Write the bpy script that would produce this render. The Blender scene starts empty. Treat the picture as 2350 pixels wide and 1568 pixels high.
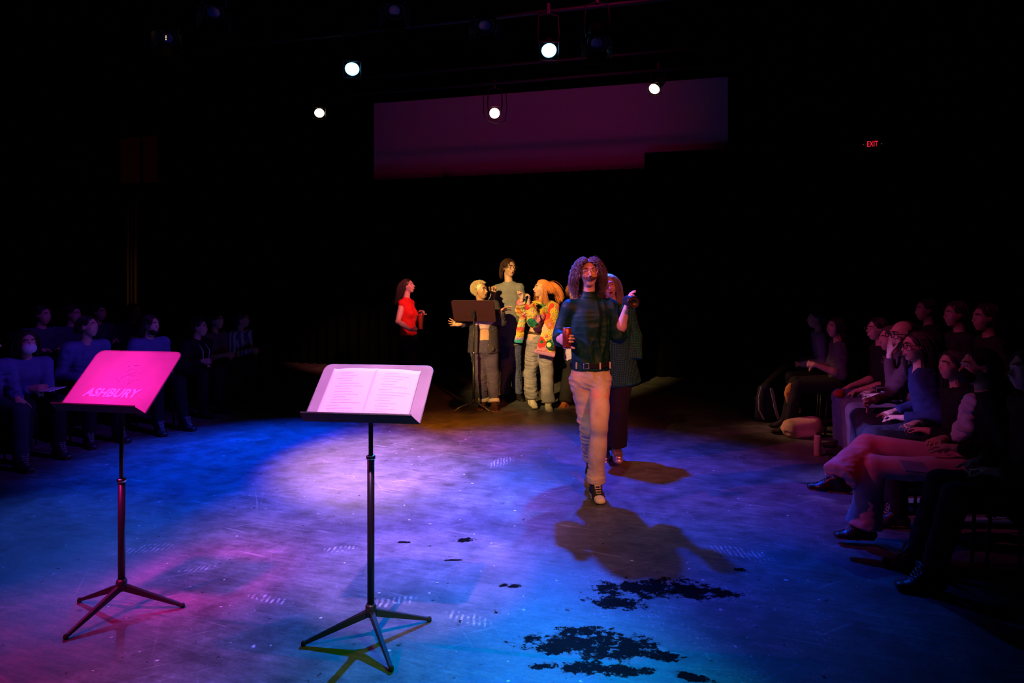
import bpy, math, random
import numpy as np
from mathutils import Vector, Matrix
C = bpy.context.scene
COL = C.collection
PI = math.pi
rnd = random.Random(7)
# ------------------------------------------------------------------ camera, exposure, world, lights
F = 1600.0; HZ = 636.0; CX = 1175.0; CAMZ = 1.68
def W(px, py, d):
    """world point seen at a pixel of the 2350x1568 photo at depth d"""
    return np.array([(px - CX) * d / F, d, CAMZ - (py - HZ) * d / F])
def G(px, py):
    """point on the floor at that pixel"""
    d = CAMZ * F / (py - HZ)
    return np.array([(px - CX) * d / F, d, 0.0])
cam_d = bpy.data.cameras.new('camera'); cam = bpy.data.objects.new('camera', cam_d); COL.objects.link(cam)
cam.location = (0, 0, CAMZ); cam.rotation_euler = (PI / 2, 0, 0)
cam_d.sensor_width = 36; cam_d.lens = 36 * F / 2350; cam_d.shift_y = -(784 - HZ) / 2350
cam_d.clip_start = 0.05; cam_d.clip_end = 80
C.camera = cam
C.view_settings.view_transform = 'Standard'; C.view_settings.look = 'None'
C.view_settings.exposure = 0.0; C.view_settings.gamma = 1.0; C.view_settings.use_curve_mapping = False
w = bpy.data.worlds.new('world'); C.world = w; w.use_nodes = True
w.node_tree.nodes['Background'].inputs[0].default_value = (0.0, 0.0, 0.0, 1)
w.node_tree.nodes['Background'].inputs[1].default_value = 0.0
try:
    C.cycles.max_bounces = 4; C.cycles.diffuse_bounces = 2; C.cycles.glossy_bounces = 2
    C.cycles.sample_clamp_indirect = 3.0; C.cycles.adaptive_threshold = 0.02
except Exception: pass
LIGHTS = []
def spot(name, loc, tgt, color, power, angle, blend=0.5, radius=0.06, spec=1.0):
    l = bpy.data.lights.new(name, 'SPOT'); o = bpy.data.objects.new(name, l); COL.objects.link(o)
    l.color = color; l.energy = power; l.spot_size = math.radians(angle); l.spot_blend = blend
    l.shadow_soft_size = radius; l.specular_factor = spec
    o.location = loc
    d = Vector(tgt) - Vector(loc); o.rotation_euler = d.to_track_quat('-Z', 'Y').to_euler()
    LIGHTS.append(o); return o
BLUE_R = np.array([0.385, 7.24, 4.03]); BLUE_L = np.array([-1.80, 7.85, 4.02])
BL = (0.02, 0.07, 1.0)
# colours and beams of the stage lanterns (fitted to light pools on the floor), plus extra beams added for single targets
spot('blue_wash_beam_right', (0.385, 7.09, 3.93), (0.41, 5.82, 0), (0.0, 0.05, 1.0), 2100, 65.0, 0.9, .05)
spot('blue_wash_beam_downstage', (0.385, 7.09, 3.93), (-0.46, 2.9, 0), (0.0, 0.18, 1.0), 2600, 32.9, 0.9, .05)
spot('blue_wash_beam_left', (-1.80, 7.70, 3.92), (-2.24, 6.64, 0), (0.0, 0.051, 1.0), 3513, 50.8, 0.9, .05)
spot('back_spot_beam_right', (1.77, 8.6, 4.0), (-0.83, 5.29, 0), (0.0, 0.137, 1.0), 5468, 27.8, 0.9, .05)
spot('back_spot_beam_left', (-2.7, 9.8, 3.95), (-1.19, 6.38, 0), (1.0, 0.521, 0.33), 1505, 23.1, 0.9, .05)
spot('cyan_back_beam', (2.4, 7.2, 4.3), (1.1, 3.9, 0), (0.0, 0.12, 1.0), 200, 34, 0.9, .05)
spot('cyan_back_left_beam', (-4.4, 8.0, 4.3), (-3.04, 4.3, 0), (0.034, 0.134, 1.0), 1058, 25.2, 0.9, .05)
spot('amber_front_left_beam', (-3.2, 1.6, 4.4), (-1.0, 6.63, 0), (1.0, 0.218, 0.0), 5671, 21.4, 0.9, .05)
spot('green_front_beam', (3.2, -0.5, 4.6), (0.16, 2.62, 0), (0.0, 1.0, 0.0), 1041, 18.0, 0.9, .05)
spot('side_boom_beam', (-5.2, 4.1, 4.6), (-1.0, 3.9, 0), (1.0, 0.04, 0.5), 340, 30.0, 0.9, .05)
spot('magenta_front_beam', (-4.6, 0.4, 3.9), (-2.3, 2.7, 0), (1.0, 0.0, 0.12), 1050, 26.0, 0.9, .05)
spot('centre_top_beam', (-1.2, 5.6, 5.2), (-0.9, 4.9, 0), (0.663, 0.238, 1.0), 2207, 32.0, 1.0, .05)
spot('right_amber_beam', (2.6, -0.8, 4.6), (1.4, 7.2, 0), (1.0, 0.0, 0.0), 261, 22.0, 0.9, .05)
spot('man_front_beam', (-1.2, -0.6, 4.4), (0.55, 5.2, 0.3), (1, .60, .26), 560, 24.0, 0.9, .05)
spot('red_front_beam', (2.6, -0.8, 4.6), (0.6, 5.6, 0.9), (1.0, 0.16, 0.03), 1350, 22.0, 0.9, .05)
spot('desk_pink_beam', (-2.9, 1.9, 5.3), (-1.96, 3.47, 1.16), (1.0, 0.02, 0.48), 4200, 10.5, 1.0, .30)  # extra narrow beam added to light only the left desk pink
spot('script_beam', (-1.1, 0.9, 5.3), (-0.65, 3.23, 1.15), (1.0, 0.33, 1.0), 1350, 13.0, 0.5, .05)  # extra narrow beam added to brighten the script and its desk
spot('warm_key_beam', (-3.0, 1.4, 4.4), (0.0, 8.95, 1.15), (1.0, 0.60, 0.18), 5600, 16.0, 0.7, .05)
spot('back_group_beam', (2.2, 3.5, 4.8), (-1.45, 10.2, 1.55), (1.0, 0.20, 0.18), 3600, 10.0, 0.8, .05)  # added to brighten the woman in the red top
spot('pink_audience_beam', (-3.0, 4.4, 4.6), (2.7, 5.9, 0.4), (1.0, 0.08, 0.42), 450, 33.0, 0.9, .05)
spot('blue_audience_beam', (0.5, 4.6, 4.9), (-4.4, 7.0, 0.9), (0.22, 0.03, 1.0), 400, 34.0, 0.9, .05)
spot('blue_hair_beam', (1.9, 8.1, 4.1), (.90, 6.35, 1.65), (.03, .22, 1), 1500, 9, .8, .05)  # added to turn the hair of the dress woman blue
spot('bag_beam', (-2.7, 10.0, 4.0), (3.0, 7.6, 0.35), (1.0, .42, .20), 900, 11, .8, .05)
spot('side_beam_on_man', (-5.6, 5.0, 4.6), (.55, 5.4, 1.55), (.36, .20, 1), 5200, 10, .8, .05)  # extra beam added for the purple edge on the man's hair and shoulder
spot('magenta_screen_beam', (1.0, 5.2, 5.2), (.3, 12.6, 4.2), (1, .01, .26), 100, 56, 1, .1)
# ------------------------------------------------------------------ helpers: tags, meshes, materials
def tag(o, label=None, cat=None, group=None, kind=None):
    if label: o['label'] = label
    if cat: o['category'] = cat
    if group: o['group'] = group
    if kind: o['kind'] = kind
    return o
def empty(name, loc, rz=0.0, label=None, cat=None, group=None):
    o = bpy.data.objects.new(name, None); COL.objects.link(o); o.empty_display_size = .1
    o.location = tuple(loc); o.rotation_euler = (0, 0, rz)
    return tag(o, label, cat, group)
def link(name, verts, faces, mat, parent=None, smooth=True, loc=None):
    me = bpy.data.meshes.new(name)
    if isinstance(faces, np.ndarray):
        nv, nf, k = len(verts), len(faces), faces.shape[1]
        me.vertices.add(nv); me.vertices.foreach_set('co', np.asarray(verts, np.float32).ravel())
        me.loops.add(nf * k); me.loops.foreach_set('vertex_index', faces.astype(np.int32).ravel())
        me.polygons.add(nf)
        me.polygons.foreach_set('loop_start', np.arange(0, nf * k, k, dtype=np.int32))
        me.update(calc_edges=True)
    else:
        me.from_pydata([tuple(map(float, v)) for v in verts], [], faces)
    me.polygons.foreach_set('use_smooth', [smooth] * len(me.polygons))
    me.update()
    if mat: me.materials.append(mat)
    o = bpy.data.objects.new(name, me); COL.objects.link(o)
    if parent is not None: o.parent = parent
    if loc is not None: o.location = tuple(loc)
    return o
def nrm(v):
    v = np.asarray(v, float); return v / (np.linalg.norm(v) + 1e-9)
class MB:
    """collects simple shapes into one mesh"""
    def __init__(s): s.v = []; s.f = []
    def add(s, v, f):
        n = len(s.v); s.v += [tuple(map(float, p)) for p in v]; s.f += [tuple(i + n for i in q) for q in f]; return s
    def box(s, c, h, M=None):
        c = np.array(c, float); h = np.array(h, float); v = []
        for x in (-1, 1):
            for y in (-1, 1):
                for z in (-1, 1):
                    p = h * (x, y, z)
                    v.append(c + (M @ p if M is not None else p))
        return s.add(v, [(0, 1, 3, 2), (4, 6, 7, 5), (0, 4, 5, 1), (2, 3, 7, 6), (0, 2, 6, 4), (1, 5, 7, 3)])
    def tube(s, pts, r, n=10, cap=True):
        pts = [np.array(p, float) for p in pts]; m = len(pts)
        rr = r if hasattr(r, '__len__') else [r] * m
        t0 = nrm(pts[1] - pts[0]); up = np.array([0, 0, 1.0]) if abs(t0[2]) < .9 else np.array([1.0, 0, 0])
        u = nrm(np.cross(t0, up)); v = []; f = []
        for i, p in enumerate(pts):
            t = nrm(pts[min(i + 1, m - 1)] - pts[max(i - 1, 0)])
            u = nrm(u - t * np.dot(u, t)); b = np.cross(t, u)
            for k in range(n):
                a = 2 * PI * k / n; v.append(p + rr[i] * (math.cos(a) * u + math.sin(a) * b))
        for i in range(m - 1):
            for k in range(n):
                k2 = (k + 1) % n; f.append((i * n + k, i * n + k2, (i + 1) * n + k2, (i + 1) * n + k))
        if cap: f.append(tuple(range(n))[::-1]); f.append(tuple((m - 1) * n + k for k in range(n)))
        return s.add(v, f)
    def lathe(s, prof, c, axis=(0, 0, 1), n=24):
        """profile of (radius, height) pairs around an axis through c"""
        ax = nrm(axis); up = np.array([0, 0, 1.0]) if abs(ax[2]) < .9 else np.array([1.0, 0, 0])
        u = nrm(np.cross(ax, up)); b = np.cross(ax, u); c = np.array(c, float); v = []; f = []
        for (r, h) in prof:
            for k in range(n):
                a = 2 * PI * k / n; v.append(c + ax * h + r * (math.cos(a) * u + math.sin(a) * b))
        for i in range(len(prof) - 1):
            for k in range(n):
                k2 = (k + 1) % n; f.append((i * n + k, i * n + k2, (i + 1) * n + k2, (i + 1) * n + k))
        if prof[0][0] > 1e-4: f.append(tuple(range(n))[::-1])
        if prof[-1][0] > 1e-4: f.append(tuple((len(prof) - 1) * n + k for k in range(n)))
        return s.add(v, f)
    def build(s, name, mat, parent=None, smooth=False, bevel=0.0, seg=2):
        o = link(name, s.v, s.f, mat, parent, smooth)
        if bevel:
            m = o.modifiers.new('bevel', 'BEVEL'); m.width = bevel; m.segments = seg; m.limit_method = 'ANGLE'
        return o
MATS = {}
def mat(name, col, rough=0.6, metal=0.0, spec=0.3, noise=0.0, nscale=20.0, bump=0.0, bscale=60.0, emit=None, estr=1.0, sheen=0.0, col2=None):
    if name in MATS: return MATS[name]
    m = bpy.data.materials.new(name); m.use_nodes = True; MATS[name] = m
    nt = m.node_tree; b = nt.nodes['Principled BSDF']
    b.inputs['Base Color'].default_value = (*col, 1); b.inputs['Roughness'].default_value = rough
    b.inputs['Metallic'].default_value = metal; b.inputs['Specular IOR Level'].default_value = spec
    if sheen: b.inputs['Sheen Weight'].default_value = sheen
    tc = nt.nodes.new('ShaderNodeTexCoord')
    if noise or col2:
        n = nt.nodes.new('ShaderNodeTexNoise'); n.inputs['Scale'].default_value = nscale; n.inputs['Detail'].default_value = 4
        nt.links.new(tc.outputs['Object'], n.inputs['Vector'])
        r = nt.nodes.new('ShaderNodeValToRGB'); nt.links.new(n.outputs['Fac'], r.inputs['Fac'])
        r.color_ramp.elements[0].position = .3; r.color_ramp.elements[1].position = .7
        if col2 is None:
            lo = [c * (1 - noise) for c in col]; hi = [min(1, c * (1 + noise)) for c in col]
        else: lo, hi = col, col2
        r.color_ramp.elements[0].color = (*lo, 1); r.color_ramp.elements[1].color = (*hi, 1)
        nt.links.new(r.outputs['Color'], b.inputs['Base Color'])
    if bump:
        n = nt.nodes.new('ShaderNodeTexNoise'); n.inputs['Scale'].default_value = bscale; n.inputs['Detail'].default_value = 5
        nt.links.new(tc.outputs['Object'], n.inputs['Vector'])
        bp = nt.nodes.new('ShaderNodeBump'); bp.inputs['Strength'].default_value = bump; bp.inputs['Distance'].default_value = .01
        nt.links.new(n.outputs['Fac'], bp.inputs['Height']); nt.links.new(bp.outputs['Normal'], b.inputs['Normal'])
    if emit:
        b.inputs['Emission Color'].default_value = (*emit, 1); b.inputs['Emission Strength'].default_value = estr
    return m
# ------------------------------------------------------------------ signed-distance modelling of bodies and cloth
def frame(ax, ref):
    """orthonormal rows: x (ref made perpendicular), y, z = axis"""
    z = nrm(ax); x = np.asarray(ref, float); x = x - z * np.dot(x, z)
    if np.linalg.norm(x) < 1e-4: x = np.array([1., 0, 0]) - z * z[0]
    if np.linalg.norm(x) < 1e-4: x = np.array([0, 1., 0])
    x = nrm(x); y = np.cross(z, x); return np.array([x, y, z])
def cone(a, b, ra, rb, k=.02, ref=(1, 0, 0), da=None, db=None, end=1.0, op=1):
    """tapered limb from a to b, radii along ref (ra, rb) and across it (da, db)"""
    return dict(t='c', a=np.array(a, float), b=np.array(b, float), ra=ra, rb=rb, da=da or ra, db=db or rb, k=k, ref=ref, end=end if hasattr(end, '__len__') else (end, end), op=op)
def loft(secs, ref, k=.003, n=3, e0=.3, e1=.6):
    """torso-like form through (centre, half width, half depth) sections"""
    pts = [np.concatenate([np.asarray(c, float), [a, b]]) for c, a, b in secs]; pts = [2 * pts[0] - pts[1]] + pts + [2 * pts[-1] - pts[-2]]; o = []
    for i in range(1, len(pts) - 2):
        for j in range(n):
            t = j / n; p0, p1, p2, p3 = pts[i - 1:i + 3]
            o.append(.5 * (2 * p1 + (p2 - p0) * t + (2 * p0 - 5 * p1 + 4 * p2 - p3) * t * t + (3 * p1 - p0 - 3 * p2 + p3) * t ** 3))
    o.append(pts[-2]); m = len(o)
    return [cone(o[i][:3], o[i + 1][:3], o[i][3], o[i + 1][3], k, ref, o[i][4], o[i + 1][4], end=(e0 if i == 0 else .12, e1 if i == m - 2 else .12)) for i in range(m - 1)]
def ell(c, r, M=None, k=.02, op=1):
    return dict(t='e', c=np.array(c, float), r=np.array(r, float), M=np.eye(3) if M is None else np.array(M, float), k=k, op=op)
def sdf_mesh(prims, vox):
    los = []; his = []
    for p in prims:
        if p['t'] == 'c':
            R = max(p['ra'], p['rb'], p['da'], p['db']) ; p['lo'] = np.minimum(p['a'], p['b']) - R; p['hi'] = np.maximum(p['a'], p['b']) + R
        else:
            R = np.abs(p['M'].T * p['r']).sum(axis=1) if False else np.array([max(p['r'])] * 3); p['lo'] = p['c'] - R; p['hi'] = p['c'] + R
        if p['op'] > 0: los.append(p['lo']); his.append(p['hi'])
    lo = np.min(los, axis=0) - vox * 3; hi = np.max(his, axis=0) + vox * 3
    n = np.ceil((hi - lo) / vox).astype(int) + 1
    f = np.full(tuple(n), .06, np.float32)
    for p in prims:
        mg = p['k'] + vox * 3
        i0 = np.maximum(np.floor((p['lo'] - mg - lo) / vox).astype(int), 0); i1 = np.minimum(np.ceil((p['hi'] + mg - lo) / vox).astype(int) + 1, n)
        if np.any(i1 <= i0): continue
        ax = [(lo[q] + vox * np.arange(i0[q], i1[q])).astype(np.float32) for q in range(3)]
        X, Y, Z = np.meshgrid(*ax, indexing='ij')
        if p['t'] == 'c':
            a = p['a']; ba = p['b'] - a; L2 = max(float(ba @ ba), 1e-9); Mx = frame(ba, p['ref']); L = math.sqrt(L2)
            qx = X - a[0]; qy = Y - a[1]; qz = Z - a[2]
            z = qx * Mx[2, 0] + qy * Mx[2, 1] + qz * Mx[2, 2]; t = np.clip(z / L, 0, 1)
            zz = z - t * L
            x = qx * Mx[0, 0] + qy * Mx[0, 1] + qz * Mx[0, 2]; y = qx * Mx[1, 0] + qy * Mx[1, 1] + qz * Mx[1, 2]
            w0 = p['ra'] + (p['rb'] - p['ra']) * t; d0 = p['da'] + (p['db'] - p['da']) * t
            m = np.minimum(w0, d0)
            d = (np.sqrt((x / w0) ** 2 + (y / d0) ** 2 + (zz / (m * np.where(t < .5, p['end'][0], p['end'][1]))) ** 2) - 1) * m
        else:
            M = p['M']; r = p['r']; qx = X - p['c'][0]; qy = Y - p['c'][1]; qz = Z - p['c'][2]
            u = [(qx * M[q, 0] + qy * M[q, 1] + qz * M[q, 2]) / r[q] for q in range(3)]
            k0 = np.sqrt(u[0] ** 2 + u[1] ** 2 + u[2] ** 2) + 1e-6
            k1 = np.sqrt((u[0] / r[0]) ** 2 + (u[1] / r[1]) ** 2 + (u[2] / r[2]) ** 2) + 1e-6
            d = k0 * (k0 - 1) / k1
        s = (slice(i0[0], i1[0]), slice(i0[1], i1[1]), slice(i0[2], i1[2])); g = f[s]; k = p['k']
        if p['op'] > 0:
            h = np.clip(.5 + .5 * (g - d) / k, 0, 1); f[s] = g + (d - g) * h - k * h * (1 - h)
        else:
            h = np.clip(.5 - .5 * (g + d) / k, 0, 1); f[s] = g + (-d - g) * h + k * h * (1 - h)
    return surf_nets(f, lo, vox)
def surf_nets(f, lo, vox):
    s = f < 0; nx, ny, nz = f.shape
    cnt = np.zeros((nx - 1, ny - 1, nz - 1), np.int8)
    for a in (0, 1):
        for b in (0, 1):
            for c in (0, 1): cnt += s[a:nx - 1 + a, b:ny - 1 + b, c:nz - 1 + c]
    act = (cnt > 0) & (cnt < 8); ijk = np.argwhere(act); idx = np.full(act.shape, -1, np.int32); idx[act] = np.arange(len(ijk))
    i, j, k = ijk.T; cv = {}
    for a in (0, 1):
        for b in (0, 1):
            for c in (0, 1): cv[(a, b, c)] = f[i + a, j + b, k + c]
    acc = np.zeros((len(ijk), 3)); num = np.zeros(len(ijk))
    for axx in range(3):
        o1, o2 = [q for q in range(3) if q != axx]
        for u in (0, 1):
            for v in (0, 1):
                p0 = [0, 0, 0]; p0[o1] = u; p0[o2] = v; p1 = list(p0); p1[axx] = 1
                va = cv[tuple(p0)]; vb = cv[tuple(p1)]; cr = (va < 0) != (vb < 0)
                t = np.where(cr, va / np.where(cr, va - vb, 1), 0)
                pt = np.zeros((len(ijk), 3)); pt[:, o1] = u; pt[:, o2] = v; pt[:, axx] = t
                acc[cr] += pt[cr]; num[cr] += 1
    verts = lo + vox * (ijk + acc / num[:, None]); faces = []
    for axx in range(3):
        o1, o2 = [(1, 2), (2, 0), (0, 1)][axx]
        sl0 = [slice(None)] * 3; sl1 = [slice(None)] * 3; sl0[axx] = slice(0, -1); sl1[axx] = slice(1, None)
        A = s[tuple(sl0)]; B = s[tuple(sl1)]; ch = np.argwhere(A != B)
        ok = (ch[:, o1] > 0) & (ch[:, o2] > 0) & (ch[:, o1] < f.shape[o1] - 1) & (ch[:, o2] < f.shape[o2] - 1); ch = ch[ok]
        ins = A[tuple(ch.T)]
        q = []
        for (du, dv) in ((0, 0), (-1, 0), (-1, -1), (0, -1)):
            c = ch.copy(); c[:, o1] += du; c[:, o2] += dv; q.append(idx[tuple(c.T)])
        q = np.stack(q, 1); q[~ins] = q[~ins][:, ::-1]; faces.append(q)
    return verts, np.concatenate(faces)
def vnormals(v, f):
    n = np.zeros_like(v); fn = np.cross(v[f[:, 2]] - v[f[:, 0]], v[f[:, 3]] - v[f[:, 1]])
    for q in range(4): np.add.at(n, f[:, q], fn)
    return n / (np.linalg.norm(n, axis=1)[:, None] + 1e-9)
def wavenoise(v, k, seed, n=9, aniso=(1, 1, 1)):
    g = np.random.default_rng(int(seed * 100) + 17); o = np.zeros(len(v))
    for _ in range(n):
        d = g.normal(size=3); d = d / np.linalg.norm(d) * aniso * k * (.6 + .9 * g.random()); o += np.sin(v @ d + g.random() * 6.28)
    return o / math.sqrt(n / 2)
def wrinkle(v, f, amp, freq=26., seed=0., vert=0.35):
    """cloth folds: irregular ridges pushed along the normals, strongest in patches"""
    n = vnormals(v, f); k = freq * 4.6; amp = amp * .8
    a = 1 - 1.3 * np.abs(wavenoise(v, k, seed, 10, (.55, .55, 1.25))); b = 1 - 1.3 * np.abs(wavenoise(v, k, seed + 3, 10, (1.2, 1.2, .35)))
    m = np.clip(.55 + .6 * wavenoise(v, 9., seed + 5, 8), 0, 1.2); c = wavenoise(v, k * .45, seed + 7, 8, (.8, .8, 1))
    return v + n * (amp * ((a * (1 - vert) + b * vert) * m + .45 * c))[:, None]
def organic(name, prims, vox, m, parent, base, wr=0., freq=26., seed=0., vert=.35):
    v, f = sdf_mesh(prims, vox)
    if wr: v = wrinkle(v, f, wr, freq, seed, vert)
    return link(name, v - np.asarray(base), f, m, parent)
# ------------------------------------------------------------------ people
def lerp(a, b, t): return np.asarray(a) * (1 - t) + np.asarray(b) * t
def hand_prims(wr, d, n, curl=.5, thumb=1, s=1.0, spread=.25, curls=None, thumb_curl=.4):
    """palm, four unequal fingers, thumb. d: wrist to fingers, n: way the palm faces, thumb: side along cross(d, n)"""
    d = nrm(d); n = nrm(n - d * np.dot(n, d)); a = np.cross(d, n) * thumb; wr = np.asarray(wr, float)
    P = [cone(wr, wr + d * .035 * s, .024 * s, .031 * s, .012, ref=a, da=.018 * s, db=.016 * s),
         cone(wr + d * .03 * s, wr + d * .078 * s, .033 * s, .037 * s, .010, ref=a, da=.015 * s, db=.012 * s)]
    for q, (off, ln, r) in enumerate(((.030, .072, .0088), (.010, .081, .0092), (-.010, .075, .0088), (-.029, .058, .0078))):
        p = wr + d * (.088 - abs(off - .005) * .25) * s + a * off * s
        dr = nrm(d + a * off / .03 * spread * .35); c = curl if curls is None else curls[q]
        ang = 0
        for sg, fr in enumerate((.46, .30, .24)):
            ang += c * (1.15, 1.45, 1.0)[sg]
            dd = nrm(dr * math.cos(ang) + n * math.sin(ang)); e = p + dd * ln * fr * s
            P.append(cone(p, e, r * s * (1 - .1 * sg), r * s * (.9 - .1 * sg), .004)); p = e
    p = wr + d * .025 * s + a * .026 * s; dd = nrm(d * .75 + a * .62 + n * .25)
    for sg, (ln, r) in enumerate(((.045, .0125), (.034, .0105), (.026, .0092))):
        dd = nrm(dd + n * thumb_curl * (.5 if sg else .2) + d * .15 * sg); e = p + dd * ln * s
        P.append(cone(p, e, r * s, r * s * .9, .008 if sg == 0 else .004)); p = e
    return P
def head_prims(H, M, s, neck, mouth=0.0, nose=1.0, jaw=1.0):
    hp = lambda x, y, z: H + s * (x * M[0] + y * M[1] + z * M[2])
    e = lambda c, r, k=.012, op=1: ell(hp(*c), [q * s for q in r], M, k * s, op)
    P = [e((0, -.014, .030), (.074, .092, .084), .02), e((0, .030, -.030), (.058 * jaw, .056, .072), .03),
         e((0, .052, -.088), (.026 * jaw, .022, .018), .02), e((0, .074, .030), (.046, .014, .014), .016),
         e((.036, .062, -.022), (.022, .018, .020), .018), e((-.036, .062, -.022), (.022, .018, .020), .018),
         e((0, .078, -.050), (.026, .014, .020), .014)]
    P += [e((.032, .088, .010), (.017, .012, .011), .010, -1), e((-.032, .088, .010), (.017, .012, .011), .010, -1)]
    P += [e((.032 * q, .0768, .0170), (.0155, .0098, .0072), .004) for q in (-1, 1)] + [e((.032 * q, .0755, .0015), (.0145, .0085, .0045), .004) for q in (-1, 1)]
    P += [cone(hp(0, .080, .018), hp(0, .100 + .008 * nose, -.024), .0075 * s, .0105 * s, .008 * s), e((.011, .094, -.030), (.008, .009, .007), .006), e((-.011, .094, -.030), (.008, .009, .007), .006)]
    P += [e((0, .0925, -.0505), (.021, .008, .0045), .004), e((0, .0915, -.0615 - mouth * .6), (.018, .0085, .0055), .004)]
    if mouth: P += [e((0, .098, -.056 - mouth * .3), (.016, .018, .004 + mouth * .45), .003, -1)]
    P += [e((.076, -.004, -.004), (.008, .017, .030), .006), e((-.076, -.004, -.004), (.008, .017, .030), .006),
          e((.083, .000, .000), (.005, .008, .014), .004, -1), e((-.083, .000, .000), (.005, .008, .014), .004, -1)]
    P += [cone(neck, hp(0, -.022, -.062), .053 * s * jaw, .047 * s * jaw, .02, ref=M[0])]
    return P, hp
def face_parts(hp, M, s, root, base, iris=(.08, .05, .03), brow=(.03, .015, .008), lips=(.45, .16, .13), closed=False, mouth=0.0, lod=0):
    b = np.asarray(base)
    if lod == 0:
        for sx in (-1, 1):
            mb = MB(); c = hp(.032 * sx, .0720, .010) - b
            mb.lathe([(0, .0118 * s), (.006 * s, .0102 * s), (.0102 * s, .006 * s), (.0118 * s, 0), (.008 * s, -.0085 * s), (0, -.0118 * s)], c, M[1], 12)
            e = mb.build('eye', mat('eye_white', (.7, .68, .64), .2) if not closed else mat('eyelid', (.40, .22, .16), .6), root, True)
            if not closed:
                i = MB().lathe([(.0052 * s, -.002 * s), (.0052 * s, .0006 * s), (0, .001 * s)], c + M[1] * .0112 * s, M[1], 12).build('iris', mat('iris', iris, .15), None, True); i.parent = e
    for sx in (-1, 1):
        pts = [hp(.012 * sx, .0935, .030) - b, hp(.026 * sx, .0945, .0355) - b, hp(.040 * sx, .087, .0345) - b, hp(.050 * sx, .078, .029) - b]
        MB().tube(pts, [.003 * s, .0042 * s, .0038 * s, .0018 * s], 6).build('eyebrow', mat('brow_%.2f' % brow[0], brow, .9), root, True)
    if lod == 0:
        v, f = sdf_mesh([ell(hp(0, .0945, -.0500), np.array([.0215, .0078, .0042]) * s, M, .003), ell(hp(0, .0935, -.0612 - mouth * .6), np.array([.019, .0085, .0052]) * s, M, .003)], .0026)
        link('lips', v - b, f, mat('lips_%.2f' % lips[0], lips, .4), root)
        if mouth:
            v, f = sdf_mesh([ell(hp(0, .084, -.056 - mouth * .3), np.array([.015, .008, .003 + mouth * .4]) * s, M, .003)], .0026)
            link('open_mouth', v - b, f, mat('mouth_inside', (.05, .006, .006), .5), root)
def glasses(hp, M, s, root, base, m, r=.0225, t=.0016, flat=1.0):
    mb = MB(); b = np.asarray(base)
    for sx in (-1, 1):
        c = hp(.033 * sx, .104, .008); pts = [c - b + s * r * (math.cos(a) * M[0] * 1.06 + math.sin(a) * M[2] * flat) for a in np.linspace(0, 2 * PI, 21)]
        mb.tube(pts, t * s, 6, False)
        mb.tube([hp(.056 * sx, .103, .014) - b, hp(.079 * sx, .085, .014) - b, hp(.084 * sx, .02, .012) - b, hp(.082 * sx, -.008, .004) - b], t * s, 6)
    mb.tube([hp(-.011, .104, .012) - b, hp(0, .108, .016) - b, hp(.011, .104, .012) - b], t * s, 6)
    return mb.build('glasses', m, root, True)
def tubes_np(P, r, sides=4):
    """P (n, m, 3) polylines to one mesh of thin tapered tubes"""
    n, m, _ = P.shape; T = np.gradient(P, axis=1); T /= np.linalg.norm(T, axis=2, keepdims=True) + 1e-9
    U = np.cross(T, np.array([.31, .52, .79])); U /= np.linalg.norm(U, axis=2, keepdims=True) + 1e-9; V = np.cross(T, U)
    rr = r * (1 - .55 * np.linspace(0, 1, m) ** 2)[None, :, None] * (np.ones((n, 1, 1)) if np.isscalar(r) else 1)
    rings = np.stack([P + rr * (math.cos(a) * U + math.sin(a) * V) for a in np.arange(sides) * 2 * PI / sides], 2)
    verts = rings.reshape(-1, 3); i = np.arange(n)[:, None, None] * m * sides; j = np.arange(m - 1)[None, :, None] * sides; k = np.arange(sides)[None, None, :]; k2 = (k + 1) % sides
    q = np.stack(np.broadcast_arrays(i + j + k, i + j + k2, i + j + sides + k2, i + j + sides + k), -1).reshape(-1, 4)
    return verts, q
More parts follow.
